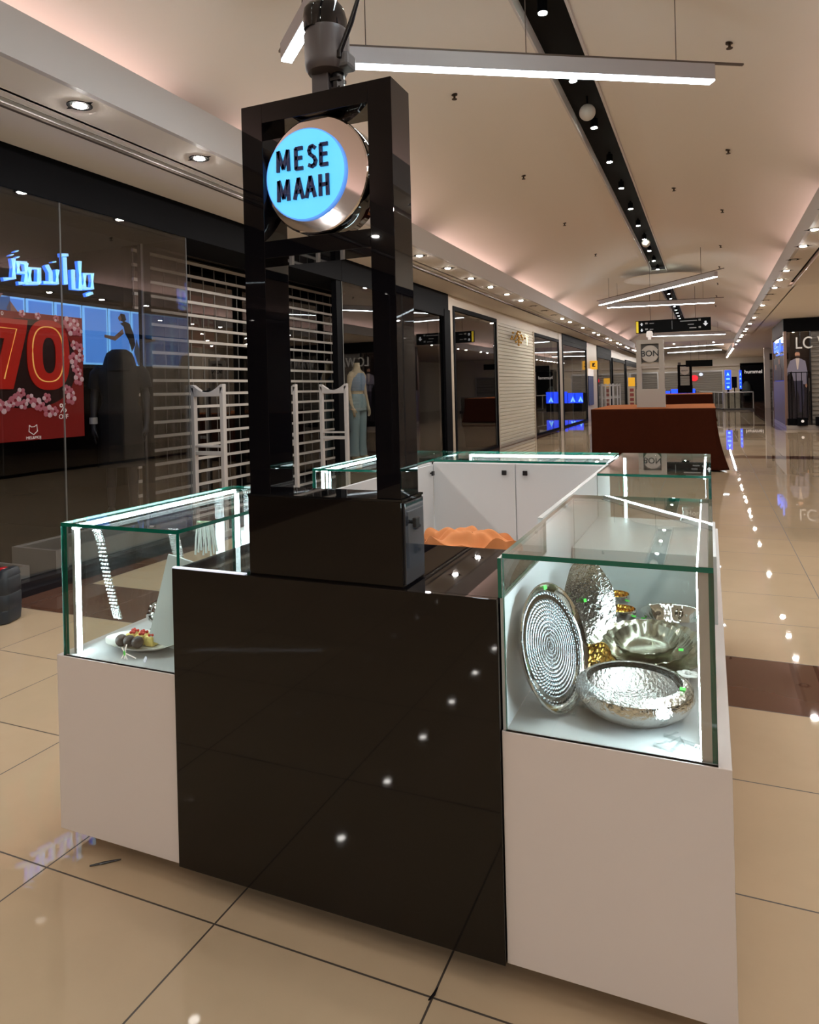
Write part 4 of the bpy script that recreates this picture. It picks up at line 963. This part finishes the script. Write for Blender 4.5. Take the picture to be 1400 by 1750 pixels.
# big bowl front
t = thing('hammered_bowl', 'big round hammered silver bowl at the front of case', 'bowl', (-.208, 2.015, ZB+.001)); t.scale = (1.07, 1.07, 1.07)
obj('outer_bowl', B().lathe((0, 0, 0), [(.001, 0), (.06, .0), (.105, .012), (.135, .035), (.147, .058), (.143, .078), (.128, .090), (.118, .092), (.118, .089), (.126, .086), (.136, .074), (.138, .058), (.125, .038), (.10, .02), (.001, .012)], 72, caps=(False, False)), STEEL, t, smooth=True)
obj('inner_dish', B().lathe((-.004, .006, .022), [(.001, 0), (.06, 0), (.09, .018), (.112, .052), (.108, .054), (.085, .022), (.058, .006), (.001, .004)], 64, caps=(False, False)), M('hammered_inner_silver', (.95, .96, .96), .26, 1, bump=.6, bscale=110), t, smooth=True)
stick(t, (.04, -.125, .0375+.02), .016).rotation_euler = (1.2, 0, .3)
stick(t, (.118, -.03, .093), .014)
# flower + white napkin ring shapes
t = thing('flower_ornament', 'small white flower ornament on stem beside scalloped bowls', 'ornament', (-.075, 2.19, ZB+.001))
b = B()
for i in range(7):
    a = 2*PI*i/7; b.ball((.02*math.cos(a), .02*math.sin(a), .062), .014, .009, .003, n=10)
b.ball((0, 0, .064), .008, n=8)
obj('petals', b, M('petal_white', (.8, .8, .78), .5), t, smooth=True)
obj('stem', B().tube([(0, 0, 0), (0.004, 0, .03), (0, 0, .06)], .0015, 6), M('stem_white', (.7, .7, .68), .5), t)
easel('clear plastic stand fallen flat before the big bowl', (-.09, 1.865, ZB+.003), math.radians(70), .02)
b = B().tube([(-.11, 1.845, ZB+.02), (-.085, 1.83, ZB+.045), (-.062, 1.828, ZB+.006)], .0025, 6)
o = obj('acrylic_clip', b, EAS); tag(o, 'thin clear plastic clip lying at front right corner of case', 'clip')

# ------------------------------------------------------------------ things in the left case
t = thing('serving_plate', 'white oval plate of dark balls and yellow cake, left case', 'plate', (-1.905, 1.955, ZB+.001))
obj('plate', B().lathe((0, 0, 0), [(.001, .006), (.08, .006), (.118, .016), (.15, .028), (.152, .030), (.118, .020), (.08, .010), (.001, .010)], 48, caps=(False, False), mod=lambda a, r, z: 1+.02*math.sin(8*a)).xf(Matrix.Diagonal((1.0, .62, 1, 1))), M('white_enamel_plate', (.8, .8, .76), .15), t, smooth=True)
obj('green_sticker', B().box(-.112, -.098, -.018, -.006, .02, .022), GREEN, t)
CHOC = M('dark_chocolate', (.035, .016, .012), .45, bump=.5, bscale=60)
for i, (x, lab) in enumerate(((-1.965, 'leftmost'), (-1.93, 'middle'), (-1.893, 'rightmost'))):
    o = obj('chocolate_ball', B().ball((0, 0, 0), .021, n=18), CHOC, smooth=True); o.location = (x, 1.915+.002*i, ZB+.034)
    tag(o, f'round dark chocolate ball on the white plate, {lab} of three', 'food', 'dark balls on the plate')
c0 = None
for i, (x, lab) in enumerate(((-1.955, 'leftmost'), (-1.912, 'middle'), (-1.868, 'rightmost'))):
    if c0 is None:
        c0 = thing('cake_slice', '', 'food', (x, 1.965, ZB+.012), group='yellow cakes on the plate')
        obj('sponge', B().box(-.02, .02, -.022, .022, 0, .036), M('yellow_sponge', (.75, .6, .18), .7, bump=.4, bscale=90), c0, bevel=.006)
        b = B()
        for j in range(9): b.ball((random.uniform(-.016, .016), random.uniform(-.018, .018), .04+random.uniform(0, .004)), .0055, n=8)
        obj('red_berries', b, M('red_berry', (.6, .03, .02), .3), c0, smooth=True)
        c = c0
    else: c = dup(c0, (x, 1.965, ZB+.012), '')
    c['label'] = f'yellow cake slice with red topping on the plate, {lab} of three'
o = obj('white_board', B().box(-.115, .005, -.004, .004, 0, .315), FROST); o.location = (-1.745, 1.965, ZB+.003)
o.rotation_euler = (math.radians(-4), math.radians(14), math.radians(8)); tag(o, 'pale translucent board leaning beside the plate in left case', 'board')
o.location = (-1.76, 1.965, ZB+.008)
t = thing('ring_ornament', 'shiny silver ring ornament behind the leaning pale board', 'ornament', (-1.99, 2.12, ZB+.001))
b = B()
for c_, r_, ti in (((0, 0, .075), .035, .3), ((.02, .01, .10), .03, 1.0), ((-.015, 0, .045), .028, -.6)):
    b.tube([(c_[0]+r_*math.cos(a), c_[1]+r_*math.sin(a)*math.sin(ti), c_[2]+r_*math.sin(a)*math.cos(ti)) for a in [2*PI*i/20 for i in range(21)]], .007, 8)
b.lathe((0, 0, 0), [(.03, 0), (.028, .006), (.008, .012), (.008, .02)], 20)
obj('rings', b, STEEL2, t, smooth=True)
# small clear card holder in front of the plate
t = thing('flower_ornament', 'tiny white and green sprig ornament before the white plate', 'ornament', (-1.885, 1.85, ZB+.001))
obj('sprig', B().tube([(0, 0, 0), (.004, 0, .03), (.01, 0, .05)], .002, 6).tube([(0, 0, .02), (-.012, 0, .038)], .0018, 6).tube([(0, 0, .02), (.05, 0, .008)], .0018, 6).tube([(-.012, -.003, 0), (0, 0, .022), (.014, -.003, 0)], .0018, 6), PW, t)
obj('green_leaf', B().ball((.001, -.002, .02), .005, .002, .009, n=8), GREEN, t)
for i, (x, y) in enumerate(((-1.80, 1.86), (-1.79, 1.845))): 
    o = obj('glass_bead', B().ball((0, 0, 0), .005, .004, .008, n=10), M('bead_white', (.85, .88, .95), .1, em=(.8, .85, 1), es=.4), smooth=True); o.location = (x, y, ZB+.009)
    tag(o, 'small bright bead on left case floor, '+('farther' if i == 0 else 'nearer')+' of two', 'bead')
# beaded chain strips
CH = M('crystal_chain', (.78, .82, .80), .12, .9, bump=.4, bscale=120)
def chain(lab, pts, wid, nn, rows=4):
    b = B(); P = [Vector(p) for p in pts]
    for i in range(nn):
        f = i/(nn-1)*(len(P)-1); k = min(int(f), len(P)-2); p = P[k].lerp(P[k+1], f-k)
        for j in range(rows):
            b.ball((p.x+wid*(j/(rows-1)-.5), p.y+.002*((i+j) % 2), p.z), .0042, n=6)
    o = obj('beaded_chain', b, CH, smooth=True); tag(o, lab, 'chain', 'beaded strips in the left case'); return o
chain('wide beaded crystal strip hanging at left end of left case', [(-2.055, 1.90, 1.12), (-2.05, 1.91, 1.08), (-2.02, 1.91, .95), (-1.985, 1.91, .84), (-1.975, 1.91, .81)], .03, 38, 5)
chain('pale beaded strip hanging in the middle of the left case', [(-2.02, 2.25, 1.06), (-2.0, 2.25, .98), (-1.985, 2.25, .90)], .045, 22, 6)
t = thing('fringe_tassel', 'white rope fringe tassel hanging near the middle of left case', 'tassel', (-2.02, 2.45, .9))
b = B()
for i in range(9):
    x = -.055+.014*i; b.tube([(x*.7, 0, .15), (x*.9, .004*(i % 2), .08), (x, .003*(i % 3), .01+.01*(i % 3))], .0045, 6)
obj('strands', b, M('fringe_white', (.75, .8, .76), .7), t, smooth=True)
obj('cord', B().tube([(-.04, 0, .152), (.04, 0, .152)], .006, 6), M('fringe_green', (.55, .8, .5), .6), t)
t = thing('glass_tray_box', 'long clear tray box with brown woven goods in left case', 'box', (-1.9, 2.4, ZB))
b = B(); b.pane(-.09, .19, -.05, -.046, .12, .2); b.pane(-.09, .19, .046, .05, .12, .2); b.pane(-.09, .19, -.05, .05, .116, .12)
obj('clear_box', b, [ACRYL, SEDGE], t)
obj('support', B().box(-.09, .19, -.05, .05, 0, .115), FROST, t, bevel=.003)
obj('woven_goods', B().ball((-.02, 0, .165), .08, .035, .03, n=20), M('woven_brown', (.28, .15, .05), .8, bump=.8, bscale=80), t, smooth=True)
# goods in the far left case
for i, (x, y, w_, h, c, lab) in enumerate(((-1.95, 3.75, .16, .30, (.45, .5, .52), 'tall pale box in the far left glass case'), (-1.80, 3.85, .13, .22, (.05, .12, .28), 'blue patterned box in the far left glass case'), (-1.74, 3.68, .10, .08, (.7, .72, .72), 'low white packet at front of far left case'))):
    t = thing('gift_box', lab, 'box', (x, y, ZB+.001), .1*i)
    obj('carton', B().box(-w_/2, w_/2, -.05, .05, 0, h), M('carton_%d' % i if False else 'carton '+lab[:4], c, .5, var=.3, bscale=12), t, bevel=.003)
    obj('lid', B().box(-w_/2-.002, w_/2+.002, -.052, .052, h, h+.02), WHITE2, t)
o = obj('cloth', B().grid(lambda u, v: (-1.80+.22*(u-.5), 3.66+.14*(v-.5), ZB+.02+.09*math.sin(PI*u)*math.sin(PI*v)*(1+.25*math.sin(9*u+5*v))), 20, 20), M('pale_fabric', (.6, .66, .66), .7), smooth=True, solid=.004)
tag(o, 'crumpled pale fabric lying in the far left glass case', 'cloth')
# goods in the far right case
t = thing('silver_vase', 'small silver vase lying in the far right glass case', 'vase', (-.13, 4.45, ZB+.001))
obj('vase', B().lathe((0, 0, 0), [(.03, 0), (.05, .03), (.06, .08), (.03, .14), (.035, .18), (.03, .18)], 28, caps=(True, False)), STEEL2, t, smooth=True)
for i, (x, y) in enumerate(((-.36, 4.3), (-.29, 4.35), (-.20, 4.28))):
    o = obj('napkin_ring', B().lathe((0, 0, 0), [(.022, 0), (.026, .01), (.022, .02), (.019, .01), (.022, 0)], 20, caps=(False, False)).xf(Matrix.Rotation(1.2, 4, 'X')), STEEL2, smooth=True); o.location = (x, y, ZB+.03)
    tag(o, 'small white silver ring in far right case, '+['left', 'middle', 'right'][i]+' of three', 'ring', 'rings in the far right case')
# window lettering on the far case
t = thing('glass_decal', 'white round emblem and lettering stuck on far right case glass', 'decal', (-.06, 3.59, 1.05))
text('lettering', 'Home', PW, t, (-.07, 3.597, .985), FY, .035, ext=.0006)
obj('round_emblem', B().tube([(-.095+.018*math.cos(a), 3.597, 1.03+.018*math.sin(a)) for a in [2*PI*i/20 for i in range(21)]], .0018, 5).tube([(-.075, 3.597, 1.03), (-.045, 3.597, 1.035)], .0018, 5), PW, t, w=True) if False else None

# ------------------------------------------------------------------ black canister on the left
t = thing('jerrycan', 'black plastic jerrycan with red caps and orange label', 'canister', (-4.80, 3.52, 0), math.radians(20))
CAN = M('canister_black', (.018, .024, .032), .38, bump=.1, bscale=20)
def rr(z, a, c, r=.05, n=6):
    pts = []
    for sx, sy, ph in ((1, 1, 0), (-1, 1, PI/2), (-1, -1, PI), (1, -1, 3*PI/2)):
        for i in range(n+1):
            q = ph+PI/2*i/n; pts.append((sx*(a-r)+r*math.cos(q), sy*(c-r)+r*math.sin(q), z))
    return pts
b = B().loft([rr(0, .12, .09), rr(.01, .135, .105), rr(.09, .14, .11), rr(.1, .137, .107), rr(.11, .14, .11), rr(.20, .14, .11), rr(.21, .136, .106), rr(.22, .14, .11), rr(.31, .138, .108), rr(.345, .125, .095, .04), rr(.355, .11, .08, .04)])
obj('body', b, CAN, t, smooth=True)
obj('shoulder', B().loft([rr(.33, .038, .10, .03), rr(.375, .034, .085, .03), rr(.385, .026, .07, .02)]).xf(Matrix.Translation((.098, 0, 0))), CAN, t, smooth=True)
for x, y in ((.022, -.045), (.025, .045)):
    obj('red_cap', B().lathe((x, y, .352), [(.03, 0), (.03, .022), (.026, .026), (.005, .027)], 20), RED, t, smooth=True)
obj('handle', B().tube([(-.09, 0, .355), (-.06, 0, .385), (-.03, 0, .385), (-.01, 0, .355)], .012, 8), CAN, t, smooth=True)
obj('orange_label', B().box(-.10, .045, -.1125, -.111, .02, .13), M('label_orange', (.75, .28, .015), .5), t)

for nm, p, lab in (('twig', [(-1.985, 1.77), (-1.95, 1.80), (-1.91, 1.835)], 'thin black twig-like scrap on floor by left counter corner'), ('twig', [(-.712, 1.70), (-.705, 1.722), (-.704, 1.745)], 'short black scrap on the tile joint before black counter')):
    o = obj(nm, B().tube([(x, y, .004) for x, y in p], [.002, .0045, .002], 6), BLACKP); tag(o, lab, 'scrap')
# ------------------------------------------------------------------ covered kiosks and what stands on them
def covered(lab, x0, x1, y0, y1, z1, flare=.10):
    b = B(); NS = 160
    cx_, cy_ = (x0+x1)/2, (y0+y1)/2; W_, D_ = x1-x0, y1-y0; per = 2*(W_+D_)
    def rim(s):
        d = s*per
        if d < W_: return (x0+d, y0, 0, -1)
        d -= W_
        if d < D_: return (x1, y0+d, 1, 0)
        d -= D_
        if d < W_: return (x1-d, y1, 0, 1)
        d -= W_
        return (x0, y1-d, -1, 0)
    def f(u, v):
        x, y, nx, ny = rim(min(v, .99999)); k = u
        wv = .018*math.sin(v*per*7+1.3*math.sin(v*per*2))*k+.012*math.sin(v*per*15)*k*k
        corner = math.exp(-((x-x1)**2+(y-y0)**2)/.12)*flare+math.exp(-((x-x0)**2+(y-y0)**2)/.12)*.03
        o_ = .012+wv+corner*k*k
        dx, dy = nx*o_, ny*o_
        dx += corner*k*k*.8 if abs(x-x1) < .6 else 0
        return (x+dx, y+dy, z1-(z1-.03)*k)
    b.grid(f, 24, NS*2)
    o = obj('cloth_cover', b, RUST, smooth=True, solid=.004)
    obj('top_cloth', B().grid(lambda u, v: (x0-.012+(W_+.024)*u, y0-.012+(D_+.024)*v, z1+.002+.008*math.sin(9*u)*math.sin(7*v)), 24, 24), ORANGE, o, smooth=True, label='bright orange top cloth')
    return tag(o, lab, 'cloth cover', 'covered kiosks')
covered('rust brown cloth covering the nearer closed kiosk', -2.11, .09, 13.95, 16.95, 1.15)
covered('rust brown cloth covering the farther closed kiosk', -2.3, .12, 32.0, 36.5, 1.16)
def tower(lab, x0, x1, y, z0, z1, m, dm, txt):
    t = thing('sign_tower', lab, 'sign tower', ((x0+x1)/2, y, z0), group=None); w_ = .09*(x1-x0)/.51
    zo = z0+(z1-z0)*.27; zm = z0+(z1-z0)*.645
    b = B().box(x0, x0+w_, y, y+.15, zo, z1).box(x1-w_, x1, y, y+.15, zo, z1).box(x0+w_, x1-w_, y, y+.15, z1-.08, z1).box(x0+w_, x1-w_, y, y+.15, zm-.05, zm)
    obj('frame', b, m, t, w=True); obj('pedestal', B().box(x0-.01, x1+.01, y-.01, y+.18, z0, zo), m, t, w=True)
    r = min((x1-x0)/2-w_, (z1-.08-zm)/2)*1.0; cx_, cz_ = (x0+x1)/2, (z1-.08+zm)/2
    d = obj('round_sign', B().lathe((0, 0, 0), [(r, -.08), (r, 0), (r-.01, .004), (.01, .005)], 40).xf(Matrix.Translation((cx_, y+.02, cz_)) @ Rm), dm, t, w=True)
    text('lettering', txt[0], BLACKP, d, (cx_, y+.01, cz_), FY, txt[1], ext=.002, bold=txt[2])
    return t
GT = M('pale_grey_tower', (.46, .42, .38), .35)
tower('pale grey sign tower with round BON sign on the covered kiosk', -1.315, -.80, 14.6, 1.162, 2.49, GT, M('pale_disc', (.56, .52, .48), .3), ('BON', .16, .002))
o = obj('backing_panel', B().box(-1.23, -.88, 14.72, 14.74, 2.05, 2.42), M('backing_grey', (.22, .2, .18), .4)); o.parent = bpy.data.objects['sign_tower.001']; o.location = -ORG['sign_tower.001'] if 'sign_tower.001' in ORG else o.location
t = thing('security_camera', 'small white dome camera on top of BON tower', 'camera', (-1.06, 14.68, 2.49))
obj('body', B().lathe((0, 0, 0), [(.03, 0), (.03, .05), (.06, .06), (.065, .12), (.05, .17), (.01, .18)], 24), PW, t, smooth=True)
obj('antenna', B().tube([(.05, 0, .08), (.11, 0, .17)], .008, 6), BLACKP, t)
tower('far thin black sign tower with pale round sign on the second kiosk', -1.37, -.73, 36.0, 1.172, 2.52, BLACKM, M('pale_disc', (.5, .5, .5)), ('BEAUTY', .08, .0))
t = thing('small_case', 'dark camera box on top of the far black tower', 'box', (-1.3, 36.05, 2.52))
obj('body', B().box(-.05, .08, -.04, .04, 0, .12), GREYP, t, bevel=.01)
# blue lit kiosk
BLUE = M('screen_blue', (.02, .08, 1), em=(.008, .06, 1), es=1.6)
CY = M('screen_cyan', (.2, .6, 1), em=(.25, .65, 1), es=1.6)
t = thing('lit_kiosk', 'bright blue illuminated kiosk with triangle logos behind second kiosk', 'kiosk', (-1.7, 46, 0))
obj('body', B().box(-3.2, -.75, 46.1, 47.5, 0, 1.2), BLACKM, t, w=True)
for a, c in ((-3.15, -2.66), (-2.62, -2.2), (-2.15, -1.25), (-1.2, -.78)):
    p = obj('screen', B().box(a, c, 46.03, 46.1, .55, 1.2+.1*(a > -2.2)), BLUE, t, w=True)
    m_ = (a+c)/2-.1; obj('logo', B().prism([(m_-.16, .62), (m_, .98), (m_+.16, .62), (m_+.05, .62), (m_, .78), (m_-.05, .62)], 'y', 46.0, 46.03), CY, p, w=True)
for x, y, wd, rzz, lab in ((1.05, 45.9, .34, 0, 'tall blue lit totem screen on a post behind glass railing'), (1.78, 47.5, .13, 0, 'narrow side-on blue lit totem screen right of the first')):
    t = thing('totem_screen', lab, 'screen', (x, y, 0))
    obj('screen', B().box(-wd/2, wd/2, 0, .1, 1.22, 2.36), BLUE, t)
    b = B().prism([(-wd*.25, 2.02), (0, 2.24), (wd*.25, 2.02), (0, 2.08)], 'y', -.012, -.001)
    for z in (1.85, 1.80, 1.58): b.box(-wd*.3, wd*.3, -.012, -.001, z, z+.03)
    b.ball((0, -.006, 1.36), wd*.22, .005, .06, n=12)
    obj('symbols', b, CY, t)
    obj('post', B().box(-.06, .06, .02, .1, 0, 1.22).box(-.2, .2, -.1, .2, 0, .04), BLACKM, t)
t = thing('loudspeaker_box', 'black upright box standing between the two blue totem screens', 'box', (1.42, 47, 0))
obj('body', B().box(-.14, .14, -.1, .1, 1.3, 1.98), BLACKM, t); obj('post', B().box(-.03, .03, -.03, .03, 0, 1.3), BLACKM, t)
# glass railings
def railing(lab, x0, y0, x1, y1):
    P0, P1 = Vector((x0, y0, 0)), Vector((x1, y1, 0)); L = (P1-P0).length
    t = thing('glass_railing', lab, 'railing', (x0, y0, 0), math.atan2(y1-y0, x1-x0), group='glass railings')
    obj('top_rail', B().tube([(0, 0, 1.05), (L, 0, 1.05)], .03, 8), ALU, t)
    n = max(1, round(L/1.1))
    for i in range(n+1): obj('post', B().tube([(L*i/n, 0, 0), (L*i/n, 0, 1.05)], .035, 8), ALU, t)
    obj('glass_panels', B().pane(.03, L-.03, -.008, .008, .1, 1.0), [glass_mat('railing_glass_'+lab[:3], (.62, .64, .64), .06), SEDGE], t)
    obj('base', B().box(-.05, L+.05, -.1, .1, 0, .1), M('railing_base', (.05, .045, .045), .4), t)
railing('glass railing round the far void, front panel right of covered kiosk', .85, 45.4, 2.35, 45.4)
railing('long far glass railing behind the second covered kiosk', -.6, 52, .75, 45.6)
railing('second far glass railing by the corner shop at right', 3.5, 47, 5.5, 47)
# right far pillar
wallp('wall_right', 3.2, 3.5, 49, 49.4, 0, 3.9)
o = obj('wall_sign', B().box(3.55, 4.6, 49.82, 49.88, 3.0, 3.4), BLACKM); tag(o, 'dark rectangular sign on beige wall left of corner shop', 'sign')
